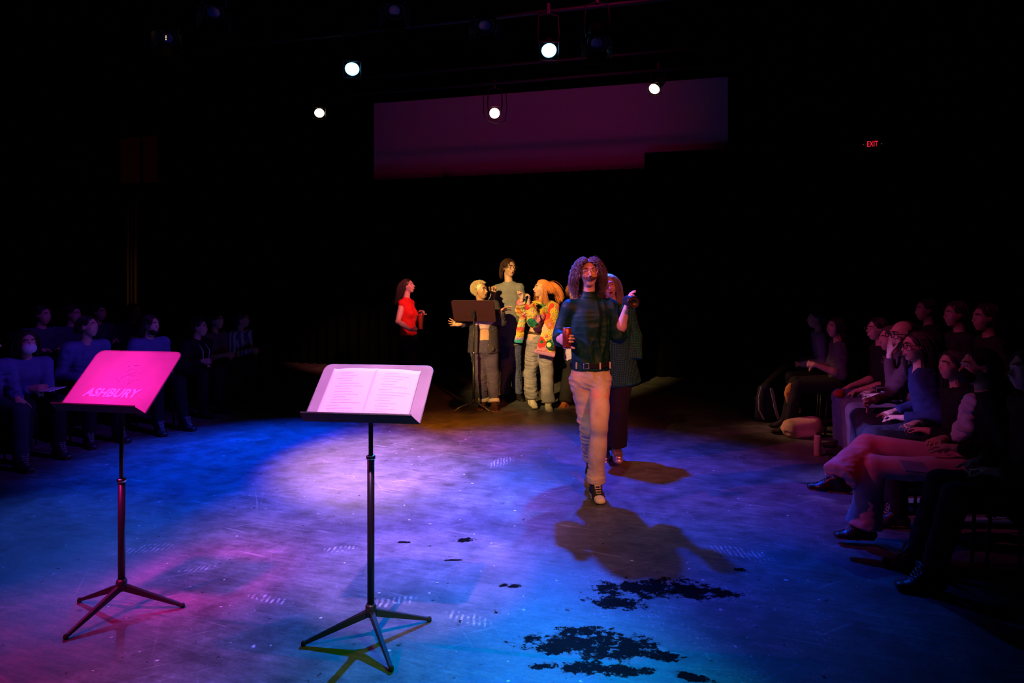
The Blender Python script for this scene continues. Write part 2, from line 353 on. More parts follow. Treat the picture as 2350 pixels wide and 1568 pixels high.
def grow(H, M, s, n, length, seed, grav=.25, out=.5, curl=0., cfreq=60., segs=14, r=.003, front=.045, low=-.05, comb=(0, -.4, 0), part=True, wind=(0, 0, 0), keep=1.04, vary=.25, yb=1.0):
    g = np.random.default_rng(seed); c = H + s * (-.014 * M[1] + .030 * M[2]); R = s * np.array([.078, .096, .088])
    d = g.normal(size=(n * 6, 3)); d /= np.linalg.norm(d, axis=1)[:, None]
    z = d[:, 2]; y = d[:, 1]
    ok = (z * .088 > low) & ~((y * .096 > front - (z < .55) * .02) & (z < .60)) & (y < yb)
    d = d[ok][:n]; n = len(d); pos = d * R
    comb = np.array(comb, float); dr = d * out + comb
    if part: dr[:, 0] += np.sign(d[:, 0] + 1e-3) * .7 * (d[:, 2] > .5)
    dr /= np.linalg.norm(dr, axis=1)[:, None] + 1e-9
    L = length * s * (1 + vary * (g.random(n) - .5) * 2); st = (L / segs)[:, None]
    down = M @ np.array([0, 0, -1.]); wd = M @ np.array(wind, float); ks = R * keep
    P = [pos.copy()]
    for q in range(segs):
        dr = dr * (1 - grav) + down * grav + wd * .2 * grav + comb * .03; dr /= np.linalg.norm(dr, axis=1)[:, None] + 1e-9
        pos = pos + dr * st; kk = np.sqrt(((pos / ks) ** 2).sum(1)); ins = kk < 1; pos[ins] /= kk[ins][:, None]
        P.append(pos.copy())
    P = np.stack(P, 1)
    if curl:
        ph = g.random(n)[:, None] * 6.28; sg = np.linspace(0, 1, segs + 1)[None, :]; am = curl * s * np.minimum(1, sg * 4) * (.6 + .8 * g.random((n, 1)))
        a = ph + cfreq * sg * L[:, None] * (.8 + .4 * g.random((n, 1))); P[..., 0] += am * np.cos(a); P[..., 1] += am * np.sin(a); P[..., 2] += am * .7 * np.sin(a * 1.3 + 1)
    P = P @ M + c
    return tubes_np(P, r * s)
def hair(H, M, s, root, base, m, style, seed=1, n=None, length=None, **kw):
    hp = lambda x, y, z: H + s * (x * M[0] + y * M[1] + z * M[2])
    e = lambda c, r, k=.01, op=1: ell(hp(*c), [q * s for q in r], M, k * s, op)
    cap = [e((0, -.018, .036), (.080, .096, .086)), e((0, -.045, -.015), (.074, .062, .06), .02), e((0, .10, -.025), (.072, .088, .110), .012, -1), e((.08, .012, -.03), (.03, .028, .04), .01, -1), e((-.08, .012, -.03), (.03, .028, .04), .01, -1)]
    vx = .006 * s
    D = dict(curly=dict(n=2000, length=.190, grav=.12, out=1.0, curl=.0085, cfreq=150, segs=34, r=.0016, comb=(0, -.2, 0), low=-.055),
             long=dict(n=420, length=.34, grav=.34, out=.35, curl=.003, cfreq=25, segs=12, r=.0042, comb=(0, -.5, 0)),
             bob=dict(n=380, length=.20, grav=.36, out=.35, curl=.002, cfreq=25, segs=10, r=.0042, comb=(0, -.35, 0)),
             short=dict(n=620, length=.065, grav=.30, out=.22, curl=.0015, cfreq=60, segs=7, r=.0030, comb=(0, -.35, -.05), low=-.045, keep=1.06),
             crop=dict(n=2200, length=.024, grav=.04, out=.9, curl=.0035, cfreq=260, segs=7, r=.0017, comb=(0, -.1, 0), low=-.05),
             pony=dict(n=420, length=.16, grav=.03, out=.1, curl=.001, cfreq=20, segs=9, r=.0042, comb=(0, -1.2, .25), part=False, keep=1.03),
             thin=dict(n=160, length=.03, grav=.12, out=.3, segs=4, r=.0028, comb=(0, -.6, 0), low=-.06, yb=-.1))[style]
    D = dict(D); D.update(kw)
    if n: D['n'] = n
    if length: D['length'] = length
    if style == 'thin': cap = [e((0, -.020, .020), (.079, .094, .070)), e((0, .075, .02), (.09, .11, .12), .01, -1), e((0, -.01, .10), (.09, .11, .05), .01, -1)]
    v, f = sdf_mesh(cap, vx)
    hv, hf = grow(H, M, s, seed=seed, **D)
    V = np.concatenate([v, hv]); Fc = np.concatenate([f, hf + len(v)])
    return link('hair', V - np.asarray(base), Fc, m, root)
def person(label, J, skin, vox=.012, group=None, girth=1.0, hs=1.0, top=None, legs=None, shoes=None, hairdo=None, face={}, hands=(None, None), lod=1, extras=None, mouth=0.0, nose=1.0, jaw=1.0, seed=0.0, bust=0.0):
    P, Cc, N, H = [np.asarray(J[k], float) for k in 'PCNH']; g = girth
    base = np.array([P[0], P[1], 0.0]); root = empty('person', base, 0, label, 'person', group)
    fwd = nrm(J['fwd']); S, E, Wr, Hp, K, A = [[np.asarray(q, float) for q in J[k]] for k in ('S', 'E', 'W', 'hip', 'K', 'A')]
    X = nrm(S[1] - S[0]); HX = nrm(Hp[1] - Hp[0]); up = nrm(Cc - P); wst = lerp(P, Cc, .52)
    hf = nrm(J['hf']); hu = np.array(J.get('hu', (0, 0, 1)), float); hx = nrm(np.cross(hf, hu)); hu = np.cross(hx, hf); M = np.array([hx, hf, hu])
    Un = lerp(Cc, N, .55)
    pr = loft([(P - up * .06, .140 * g, .100 * g), (P + up * .02, .148 * g, .104 * g), (wst, .122 * g, .090 * g), (Cc, .142 * g, .106 * g), (Un, .128 * g, .088), (N - up * .03, .070, .055)], X)
    if bust: pr += [ell(Cc + fwd * .075 * g + X * .065 * q - up * .02, (.058, .058, .058), None, .03) for q in (-1, 1)]
    ag = .5 + .5 * g
    for q in (0, 1):
        pr += [cone(N - up * .045, S[q], .050 * ag, .050 * ag, .03), cone(S[q], E[q], .050 * ag, .038 * ag, .02), cone(E[q], lerp(E[q], Wr[q], .35), .037 * ag, .040 * ag, .015), cone(lerp(E[q], Wr[q], .35), Wr[q], .040 * ag, .024, .015)]
        pr += [cone(Hp[q], K[q], .085 * ag, .056 * ag, .03), cone(K[q], lerp(K[q], A[q], .4), .054 * ag, .055 * ag, .02), cone(lerp(K[q], A[q], .4), A[q], .055 * ag, .031, .02)]
        fd = nrm(J['fd'][q]); pr += [cone(A[q] - np.array([0, 0, .04]), A[q] + fd * .10 - np.array([0, 0, .062]), .026, .018, .01)]
        h = hands[q]
        if h is None: h = dict(d=Wr[q] - E[q], n=-fwd if abs(np.dot(nrm(Wr[q] - E[q]), fwd)) < .9 else np.array([0, 0, -1.]), curl=.3)
        h = dict(h); h.setdefault('s', hs); pr += hand_prims(Wr[q], **h)
    hpz, hp = head_prims(H, M, hs, N - up * .02, mouth, nose, jaw); pr += hpz
    organic('body', pr, vox, skin, root, base)
    face_parts(hp, M, hs, root, base, mouth=mouth, lod=lod, **face)
    if hairdo:
        hd = dict(hairdo); hm = hd.pop('m'); st = hd.pop('style'); hair(H, M, hs, root, base, hm, st, **hd)
    if top:
        t = dict(m=None, t=.014, sleeve=1.9, hem=-.06, name='shirt', wr=.004, flare=1.0, neck='crew', sr=1.0, cuff=1.0, freq=24.); t.update(top); q0 = t['t']; sl = t['sleeve']
        bt = P + up * (-t['hem'] if False else 0) + up * t['hem']
        cp = loft([(bt, (.148 * g + q0) * t['flare'], (.106 * g + q0) * t['flare']), (wst, .126 * g + q0 * 1.25, .094 * g + q0 * 1.25), (Cc, .144 * g + q0, .108 * g + q0), (Un, .130 * g + q0, .090 + q0), (N - up * .025, .074 + q0 * .4, .058 + q0 * .4)], X)
        if bust: cp += [ell(Cc + fwd * .078 * g + X * .065 * q - up * .02, (.060 + q0 * .6,) * 3, None, .04) for q in (-1, 1)]
        if t['neck'] == 'turtle': cp += [cone(N - up * .03, lerp(N, H, .27), .064, .058, .012, X, end=.3), cone(lerp(N, H, .10), lerp(N, H, .13), .067, .066, .006, X, end=.4)]
        if t['neck'] == 'hood': cp += [cone(N - fwd * .06 - up * .02 - X * .07, N - fwd * .06 - up * .02 + X * .07, .045, .045, .03), cone(N + X * .07, N + fwd * .05 - up * .03, .03, .02, .02), cone(N - X * .07, N + fwd * .05 - up * .03, .03, .02, .02)]
        if t['neck'] == 'collar': cp += [cone(N - up * .03, N + up * .02, .07, .062, .015, X, end=.3)]
        for q in (0, 1):
            sq = sl[q] if hasattr(sl, '__len__') else sl
            cp += [cone(N - up * .05, S[q], .052 * ag + q0 * .6, .053 * ag + q0, .03)]
            if sq <= 0: continue
            if sq <= 1: e = lerp(S[q], E[q], sq); cp += [cone(S[q], e, .053 * ag + q0, (.046 * ag + q0) * t['sr'], .02, end=(1, .25))]
            else:
                cp += [cone(S[q], E[q], .053 * ag + q0, (.041 * ag + q0) * t['sr'], .02), cone(E[q], lerp(E[q], Wr[q], sq - 1), (.041 * ag + q0) * t['sr'], (.030 * ag + q0 * .9) * t['sr'] * t['cuff'], .02, end=(1, .3))]
        organic(t['name'], cp, t.get('vox', vox), t['m'], root, base, t['wr'], t['freq'], seed + 1.3, t.get('vert', .35))
    if legs:
        t = dict(m=None, t=.012, thigh=1.0, knee=1.0, hem=1.0, stop=1.0, name='trousers', wr=.004, rise=.10, freq=22., vert=.3); t.update(legs); q0 = t['t']
        cp = [cone(P - up * .05, P + up * t['rise'], .152 * g + q0, .138 * g + q0 * .7, .03, HX, .108 * g + q0, .098 * g + q0 * .6, end=(.8, .12)), ell(lerp(Hp[0], Hp[1], .5), (.09, .09, .09), None, .03)]
        for q in (0, 1):
            kr = (.060 * ag + q0) * t['knee']
            cp += [cone(Hp[q], K[q], (.090 * ag + q0) * t['thigh'], kr, .03), cone(K[q], lerp(K[q], A[q], t['stop']), kr, (.046 + q0) * t['hem'], .02, end=(1, .2))]
        organic(t['name'], cp, t.get('vox', vox), t['m'], root, base, t['wr'], t['freq'], seed + 4.1, t['vert'])
    if shoes:
        t = dict(m=None, sole=None, high=0.0, w=1.0, plat=0.0); t.update(shoes)
        for q in (0, 1):
            fd = nrm(J['fd'][q]); su = np.array([0, 0, 1.]) - fd * fd[2]; su = nrm(su); sx = np.cross(fd, su); ww = t['w']
            so = A[q] - su * (.085 - t['plat']); 
            sp = [cone(so - fd * .045 + su * .028, so + fd * .10 + su * .020, .034 * ww, .039 * ww, .02, sx, .030, .026), cone(so + fd * .08 + su * .020, so + fd * .165 + su * .016, .040 * ww, .036 * ww, .02, sx, .026, .020),
                  cone(so - fd * .025 + su * .03, A[q] + su * (.012 + t['high']), .036, .043, .025, fd, .036, .043, end=.25), cone(so + fd * .10 + su * .030, A[q] + su * (-.005) + fd * .022, .032, .040, .02, sx, .022, .034)]
            sh = organic('shoe', sp, min(vox, .008), t['m'], root, base)
            if t['sole']:
                pl = t['plat']; sq = [cone(so - fd * .045 + su * (.004 - pl * .5), so + fd * .05 + su * (.004 - pl * .5), .037 * ww, .036 * ww, .01, sx, .011 + pl * .55, .010 + pl * .55), cone(so + fd * .05 + su * (.004 - pl * .5), so + fd * .168 + su * (.004 - pl * .5), .040 * ww, .038 * ww, .01, sx, .011 + pl * .5, .010 + pl * .4)]
                organic('sole', sq, min(vox, .007), t['sole'], sh, base)
            if t.get('laces'):
                mb = MB()
                for i in range(6):
                    u = i / 5; c = lerp(so + fd * .108 + su * .048, A[q] + fd * .048 + su * (.01 + t['high'] * .8), u) - base; wd = .018 + .002 * i
                    mb.tube([c - sx * wd - fd * .004, c + su * .004 + fd * .004, c + sx * wd + su * .007], .003, 5); mb.tube([c + sx * wd - fd * .004, c + su * .004 + fd * .004, c - sx * wd + su * .007], .003, 5)
                c = A[q] + fd * .055 + su * (.012 + t['high'] * .8) - base
                for sg in (-1, 1): mb.tube([c, c + sx * .02 * sg + su * .012 + fd * .01, c + sx * .032 * sg - su * .004 + fd * .012, c + fd * .012 - su * .012], .0028, 5); mb.tube([c, c + sx * .014 * sg - su * .02 + fd * .014, c + sx * .02 * sg - su * .045 + fd * .02], .0028, 5)
                l = mb.build('shoelace', t['laces'], None, True); l.parent = sh
    return root, hp, M, base
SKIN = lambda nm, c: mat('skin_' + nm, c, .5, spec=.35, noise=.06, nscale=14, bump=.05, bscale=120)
def denim(nm, c): return mat('denim_' + nm, c, .85, noise=.22, nscale=9, bump=.25, bscale=160)
def cloth(nm, c, **k):
    d = dict(rough=.85, noise=.12, nscale=10, bump=.18, bscale=120); d.update(k); return mat('cloth_' + nm, c, **d)
# ------------------------------------------------------------------ the people on the stage
def arrs(*a): return [np.array(q, float) for q in a]
# walking man with the can
def walking_man():
    d = 5.42; ft0 = G(1349, 1100); J = dict(P=W(1355, 858, d), C=W(1352, 748, d), N=W(1350, 686, d), H=W(1351, 628, d - .02), fwd=(-.05, -1, 0), hf=(.02, -1, .10), hu=(-.05, .1, 1),
             S=[W(1308, 708, d), W(1398, 708, d)], E=[W(1286, 768, d + .03), W(1420, 768, d - .02)], W=[W(1284, 779, 5.2), W(1437, 710, 5.28)],
             hip=[W(1333, 872, d), W(1378, 872, d - .02)], K=[W(1349, 985, 5.48), W(1374, 985, 5.2)], A=[W(1356, 1052, 5.86), W(1366, 1112, 5.29)],
             fd=[nrm([-.1, -.85, -.55]), nrm([.12, -1, -.02])])
    hm = mat('hair_brown_curly', (.13, .075, .065), .42, spec=.6, noise=.3, nscale=30)
    hands = (dict(d=nrm([.35, -.75, .18]), n=nrm([1, .25, 0]), curl=.62, thumb=-1, s=1.05, spread=.1, thumb_curl=.9), dict(d=nrm([.15, -.1, 1]), n=nrm([1, -.1, 0]), curl=.30, thumb=1, s=1.0, thumb_curl=.5))
    root, hp, M, base = person('curly-haired man in dark green velvet turtleneck and tan jeans striding forward with a can', J, SKIN('fair', (.62, .36, .26)), vox=.0048, lod=0, hs=.95, girth=.95, hands=hands,
        top=dict(m=mat('velvet_green', (.0015, .030, .020), .55, spec=.2, noise=.35, nscale=7, bump=.2, bscale=30), t=.020, sleeve=(1.92, 1.08), hem=.045, neck='turtle', name='turtleneck', wr=.009, freq=12, vert=.8, flare=.98, sr=1.05),
        legs=dict(m=denim('tan', (.50, .42, .33)), t=.008, thigh=.88, knee=.98, hem=1.22, stop=.93, wr=.010, freq=15, name='jeans', rise=.085),
        shoes=dict(m=mat('canvas_black', (.02, .02, .022), .8), sole=mat('rubber_cream', (.75, .68, .55), .6), high=.035, laces=mat('lace_cream', (.7, .62, .48), .8)),
        hairdo=dict(m=hm, style='curly', seed=3), face=dict(brow=(.03, .015, .01)), seed=.7, jaw=1.02)
    # moustache, glasses, belt, cuffs, toe caps
    g = np.random.default_rng(5); n = 170; sx = np.where(g.random(n) < .5, -1, 1); t = g.random(n); x0 = sx * t * .026
    pts = np.stack([np.stack([x0 + sx * .026 * u * (.4 + t), .100 + .010 * math.sin(u * 2.4) - .018 * np.abs(x0) / .03 - .010 * u * t, -.040 + .004 * g.normal(size=n) * .5 - (.022 - .016 * t) * u + .012 * t * u * u], 1) for u in np.linspace(0, 1, 6)], 1)
    v, f = tubes_np(pts @ M + hp(0, 0, 0), .0024); link('moustache', v - base, f, mat('moustache_hair', (.06, .028, .016), .6), root)
    glasses(hp, M, .95, root, base, mat('wire_gold', (.8, .45, .25), .25, metal=1.0))
    P = J['P']; HX = nrm(J['hip'][1] - J['hip'][0]); c = P + np.array([0, 0, .075]) - base
    mb = MB(); ring = [c + .158 * math.cos(a) * HX + .122 * math.sin(a) * np.array([0, 1, 0]) + np.array([0, 0, .006 * math.cos(a)]) for a in np.linspace(0, 2 * PI, 41)]
    vs = []; fs = []
    for i, p in enumerate(ring):
        o = nrm(p - c); vs += [p - [0, 0, .018], p + o * .004 - [0, 0, .018], p + o * .004 + [0, 0, .018], p + [0, 0, .018]]
    for i in range(40):
        for k in range(4): k2 = (k + 1) % 4; fs.append((i * 4 + k, i * 4 + k2, (i + 1) * 4 + k2, (i + 1) * 4 + k))
    belt = mb.add(vs, fs).build('belt', mat('leather_black', (.012, .010, .010), .35), root)
    f0 = c + np.array([-.045, -.122, 0]); bk = MB()
    q = [f0 + np.array([dx, -.004, dz]) for dx, dz in ((-.02, -.02), (.02, -.02), (.02, .02), (-.02, .02), (-.02, -.02))]; bk.tube(q, .003, 6).build('buckle', mat('chrome', (.75, .75, .78), .18, metal=1.0), None, True).parent = belt
    for a in (-2.35, -1.2, -.55):
        p = c + .166 * math.cos(a) * HX + np.array([0, .130 * math.sin(a), 0]); MB().box(p, (.006, .004, .026)).build('belt_loop', MATS['denim_tan'], root, bevel=.002)
    for q in (0, 1):
        A, K = J['A'][q], J['K'][q]; dr = nrm(A - K); p = lerp(K, A, .93)
        organic('turned_up_cuff', [cone(p - dr * .045, p - dr * .002, .072, .071, .01, end=.12)], .005, MATS['denim_tan'], root, base, .003, 30, q)
        fd = nrm(J['fd'][q]); su = nrm(np.array([0, 0, 1.]) - fd * fd[2]); sx_ = np.cross(fd, su); so = A - su * .085
        organic('toe_cap', [cone(so + fd * .128 + su * .018, so + fd * .170 + su * .014, .0405, .037, .01, sx_, .027, .022)], .004, MATS['rubber_cream'], root, base)
    return J, hp
MANJ, _ = walking_man()
def vec(*a): return nrm(a)
# woman in the green crochet dress right behind him
def dress_woman():
    d = 6.35; J = dict(P=W(1418, 838, d), C=W(1410, 752, d), N=W(1405, 700, d), H=W(1396, 657, d - .02), fwd=(-.1, -1, 0), hf=(-.05, -1, -.02), hu=(-.28, 0, 1),
        S=[W(1374, 718, d), W(1440, 716, d)], E=[W(1372, 775, d), W(1457, 775, d)], W=[W(1378, 815, d - .1), W(1454, 828, d - .03)],
        hip=[W(1400, 850, d), W(1430, 850, d)], K=[W(1392, 945, 6.45), W(1420, 945, 6.25)], A=[W(1388, 1030, 6.5), W(1414, 1026, 6.28)], fd=[vec(-.1, -1, -.15), vec(0, -1, -.15)])
    m = mat('crochet_green', (.03, .20, .12), .85); nt = m.node_tree
    tc = nt.nodes.new('ShaderNodeTexCoord'); ck = nt.nodes.new('ShaderNodeTexChecker'); mp = nt.nodes.new('ShaderNodeMapping'); mp.inputs['Rotation'].default_value = (0, .785, 0)
    ck.inputs['Scale'].default_value = 75; ck.inputs['Color1'].default_value = (.012, .17, .075, 1); ck.inputs['Color2'].default_value = (.006, .03, .025, 1)
    nt.links.new(tc.outputs['Object'], mp.inputs[0]); nt.links.new(mp.outputs[0], ck.inputs['Vector']); nt.links.new(ck.outputs['Color'], nt.nodes['Principled BSDF'].inputs['Base Color'])
    root, hp, M, base = person('laughing long-haired woman in green crochet dress and silver platform boots behind the man with can', J, SKIN('fair', (.62, .36, .26)), vox=.007, lod=0, hs=.95, mouth=.022, bust=1, seed=2.2,
        hands=(None, dict(d=vec(.05, -.1, -1), n=vec(-1, 0, 0), curl=.35, thumb=1)),
        top=dict(m=m, name='dress', t=.016, sleeve=1.85, hem=-.16, flare=1.22, sr=1.1, cuff=1.7, wr=.005, freq=14),
        legs=dict(m=cloth('black', (.010, .010, .012)), thigh=1.0, knee=1.1, hem=1.7, stop=.93, freq=16),
        shoes=dict(m=mat('silver_leather', (.70, .68, .70), .25, metal=.8), sole=mat('silver_platform', (.62, .60, .62), .3, metal=.7), plat=.035, high=.05, laces=mat('lace_dark', (.05, .05, .06), .8)),
        hairdo=dict(m=mat('hair_blonde_grey', (.34, .28, .22), .4, spec=.5, noise=.25, nscale=40), style='long', seed=8, n=1700, r=.0017, length=.36))
    for q in (1,):   # block heel
        A = J['A'][q]; fd = nrm(J['fd'][q]); MB().box(np.array([A[0] - fd[0] * .02, A[1] - fd[1] * .03, .045]) - base, (.026, .026, .043)).build('heel', MATS['silver_platform'], root, bevel=.006)
dress_woman()
# person with orange curly hair hidden behind him, hands on the redhead
def curly_friend():
    d = 9.15; J = dict(P=W(1320, 825, d), C=W(1320, 745, d), N=W(1319, 702, d), H=W(1322, 668, d), fwd=(-.5, -.6, 0), hf=(-.85, -.45, 0), S=[W(1302, 715, d), W(1338, 715, d)],
        E=[W(1290, 742, d), W(1322, 757, d - .15)], W=[W(1277, 722, 9.0), W(1281, 737, 8.85)], hip=[W(1311, 832, d), W(1330, 832, d)], K=[W(1303, 880, d), W(1332, 880, d)], A=[W(1297, 923, d - .1), W(1335, 924, d)], fd=[vec(-.6, -1, 0), vec(.3, -1, 0)])
    person('person with orange curly hair and lilac sleeves, mostly hidden by the walking man', J, SKIN('fair', (.62, .36, .26)), vox=.009, lod=1, hs=.95, seed=3.2,
        hands=(dict(d=vec(-.35, -.1, .9), n=vec(-.6, .6, 0), curl=.25, thumb=-1, spread=.6), dict(d=vec(-1, -.1, .35), n=vec(0, 1, .2), curl=.2, thumb=1, spread=.6)),
        top=dict(m=cloth('lilac', (.48, .38, .62)), sleeve=1.95, hem=-.02, wr=.005, name='sweater'), legs=dict(m=MATS['cloth_black'], knee=1.2, hem=1.6),
        shoes=dict(m=mat('leather_tan', (.36, .13, .06), .45)), hairdo=dict(m=mat('hair_orange', (.55, .20, .06), .45, spec=.5, noise=.3, nscale=40), style='curly', seed=12, n=900, r=.0024, length=.20))
curly_friend()
def tall_friend():
    d = 9.9; J = dict(P=W(1385, 800, d), C=W(1382, 705, d), N=W(1378, 650, d), H=W(1374, 618, d), fwd=(-.3, -1, 0), hf=(-.6, -.8, 0), S=[W(1348, 662, d), W(1409, 664, d)],
        E=[W(1350, 710, d), W(1408, 714, d)], W=[W(1354, 752, d), W(1404, 756, d)], hip=[W(1375, 808, d), W(1396, 808, d)], K=[W(1374, 858, d), W(1397, 858, d)], A=[W(1374, 893, d), W(1398, 893, d)], fd=[vec(-.2, -1, 0), vec(.3, -1, 0)])
    person('tall person with reddish tousled hair just showing over the curly-haired man', J, SKIN('fair', (.62, .36, .26)), vox=.013, seed=5.2, hs=.98,
        top=dict(m=MATS['cloth_black'], sleeve=1.95, hem=-.08), legs=dict(m=MATS['cloth_black']), shoes=dict(m=MATS['canvas_black']), hairdo=dict(m=mat('hair_auburn', (.35, .10, .05), .45, spec=.5, noise=.3, nscale=40), style='short', seed=13, length=.08, curl=.006))
tall_friend()
# blonde cropped woman at the far stand
def cropped_woman():
    d = 8.95; J = dict(P=W(1110, 792, d), C=W(1110, 730, d), N=W(1105, 694, d), H=W(1102, 667, d - .04), fwd=(.05, -1, 0), hf=(.85, -.62, .08), hu=(-.1, 0, 1), S=[W(1083, 705, d), W(1133, 703, d)],
        E=[W(1073, 738, d + .05), W(1152, 737, d - .05)], W=[W(1057, 744, d - .1), W(1148, 714, d - .15)], hip=[W(1099, 805, d), W(1124, 805, d)], K=[W(1103, 862, d - .02), W(1131, 862, d)], A=[W(1111, 920, d), W(1134, 923, d - .1)], fd=[vec(-.25, -1, 0), vec(.1, -1, 0)])
    root, hp, M, base = person('startled woman with cropped blonde hair, open mouth and raised hands behind the far music stand', J, SKIN('brown', (.56, .30, .17)), vox=.0068, lod=0, hs=1.0, girth=1.14, mouth=.024, bust=1, seed=6.1,
        hands=(dict(d=vec(-1, -.1, .12), n=vec(.1, -1, .4), curl=.18, thumb=1, spread=.9), dict(d=vec(.9, -.3, .55), n=vec(.2, -.2, -1), curl=.18, thumb=1, spread=.6)),
        legs=dict(m=denim('indigo', (.075, .058, .105)), thigh=1.05, knee=1.06, hem=1.02, stop=.90, wr=.006, rise=.07, name='jeans'),
        shoes=dict(m=mat('canvas_maroon', (.07, .025, .02), .8), sole=mat('rubber_cream', (.75, .68, .55), .6)),
        hairdo=dict(m=mat('hair_platinum', (.80, .62, .34), .5, spec=.4, noise=.2, nscale=60), style='crop', seed=4), face=dict(lips=(.30, .08, .05)))
    X = np.array([1., 0, 0]); P, Cc, N = [np.asarray(J[k], float) for k in 'PCN']; up = nrm(Cc - P); w = lerp(P, Cc, .52)
    # cropped pale top, open jacket halves, cuffs, earring
    organic('crop_top', loft([(w + up * .035, .155, .118), (Cc, .178, .142), (lerp(Cc, N, .5), .150, .105), (N - up * .03, .09, .07)], X, e0=.1) + [ell(Cc - np.array([0, .09, 0]) + X * .07 * q - up * .02, (.066,) * 3, None, .03) for q in (-1, 1)], .008, cloth('pale_pink', (.62, .42, .42)), root, base, .003, 20, 1)
    jm = cloth('charcoal_denim', (.050, .040, .052)); pr = loft([(P - up * .09, .205, .150), (w, .185, .135), (Cc, .190, .150), (lerp(Cc, N, .55), .165, .118), (N - up * .01, .085, .075)], X, e0=.1)
    pr += [cone(N - up * .05, q, .08, .078, .03) for q in J['S']] + [cone(J['S'][q], J['E'][q], .072, .062, .02) for q in (0, 1)] + [cone(J['E'][q], lerp(J['E'][q], J['W'][q], .85), .060, .050, .02, end=(1, .2)) for q in (0, 1)]
    pr += [cone(w - np.array([-.012, .20, .22]), Cc - np.array([-.01, .20, -.20]), .075, .085, .012, X, .16, .16, op=-1)]
    organic('jacket', pr, .0075, jm, root, base, .007, 20, 2)
    organic('jacket_collar', [cone(N + X * .075 - up * .01 - [0, .03, 0], N + X * .085 - up * .09 - [0, .12, 0], .022, .038, .01, X, .010, .010), cone(N - X * .075 - up * .01 - [0, .03, 0], N - X * .09 - up * .09 - [0, .12, 0], .022, .038, .01, X, .010, .010)], .006, jm, root, base)
    organic('jacket_pocket', [ell(P + X * .09 - up * .03 - [0, .135, 0], (.055, .014, .05))], .007, jm, root, base, .003, 30, 3)
    for q in (0, 1):
        K, A = J['K'][q], J['A'][q]; dr = nrm(np.asarray(A) - K); p = lerp(K, A, .92)
        organic('turned_up_cuff', [cone(p - dr * .01, p + dr * .028, .073, .073, .008, end=.12)], .006, cloth('cuff_pale', (.62, .50, .42)), root, base)
    MB().tube([hp(-.083, -.002, -.035) - base + .012 * (math.cos(a) * M[1] + math.sin(a) * M[2]) for a in np.linspace(0, 2 * PI, 13)], .0018, 5, False).build('earring', mat('gold', (.9, .6, .2), .2, metal=1.0), root, True)
cropped_woman()
# grey t-shirt man at the back
def tall_man():
    d = 9.6; J = dict(P=W(1171, 775, d), C=W(1168, 700, d), N=W(1168, 647, d), H=W(1168, 615, d), fwd=(.25, -1, 0), hf=(.55, -.85, -.03), S=[W(1143, 664, d), W(1192, 662, d)],
        E=[W(1128, 700, d - .02), W(1200, 706, d)], W=[W(1132, 676, d - .22), W(1196, 744, d - .05)], hip=[W(1162, 785, d), W(1182, 785, d)], K=[W(1161, 845, d), W(1184, 845, d)], A=[W(1160, 903, d), W(1188, 903, d - .05)], fd=[vec(-.2, -1, 0), vec(.45, -1, 0)])
    root, hp, M, base = person('tall man with glasses in a grey t-shirt at the back between two women', J, SKIN('fair', (.62, .36, .26)), vox=.0075, lod=0, hs=1.10, mouth=.006, seed=7.7,
        hands=(dict(d=vec(.1, -.1, 1), n=vec(.3, -1, 0), curl=.9, thumb=-1, thumb_curl=.9), dict(d=vec(0, -.2, -1), n=vec(-1, 0, 0), curl=.4, thumb=1)),
        top=dict(m=cloth('grey_cotton', (.22, .22, .235)), sleeve=.75, hem=-.09, t=.016, wr=.006, name='t_shirt', sr=1.15), legs=dict(m=denim('blue', (.07, .08, .19)), hem=1.25, wr=.006, name='jeans'),
        shoes=dict(m=mat('leather_black', (.012, .010, .010), .35)), hairdo=dict(m=mat('hair_dark_brown', (.06, .022, .014), .5, noise=.3, nscale=40), style='bob', seed=9, length=.11, n=1300, r=.0018))
    glasses(hp, M, 1.10, root, base, mat('wire_gold', (.8, .45, .25), .25, metal=1.0))
tall_man()
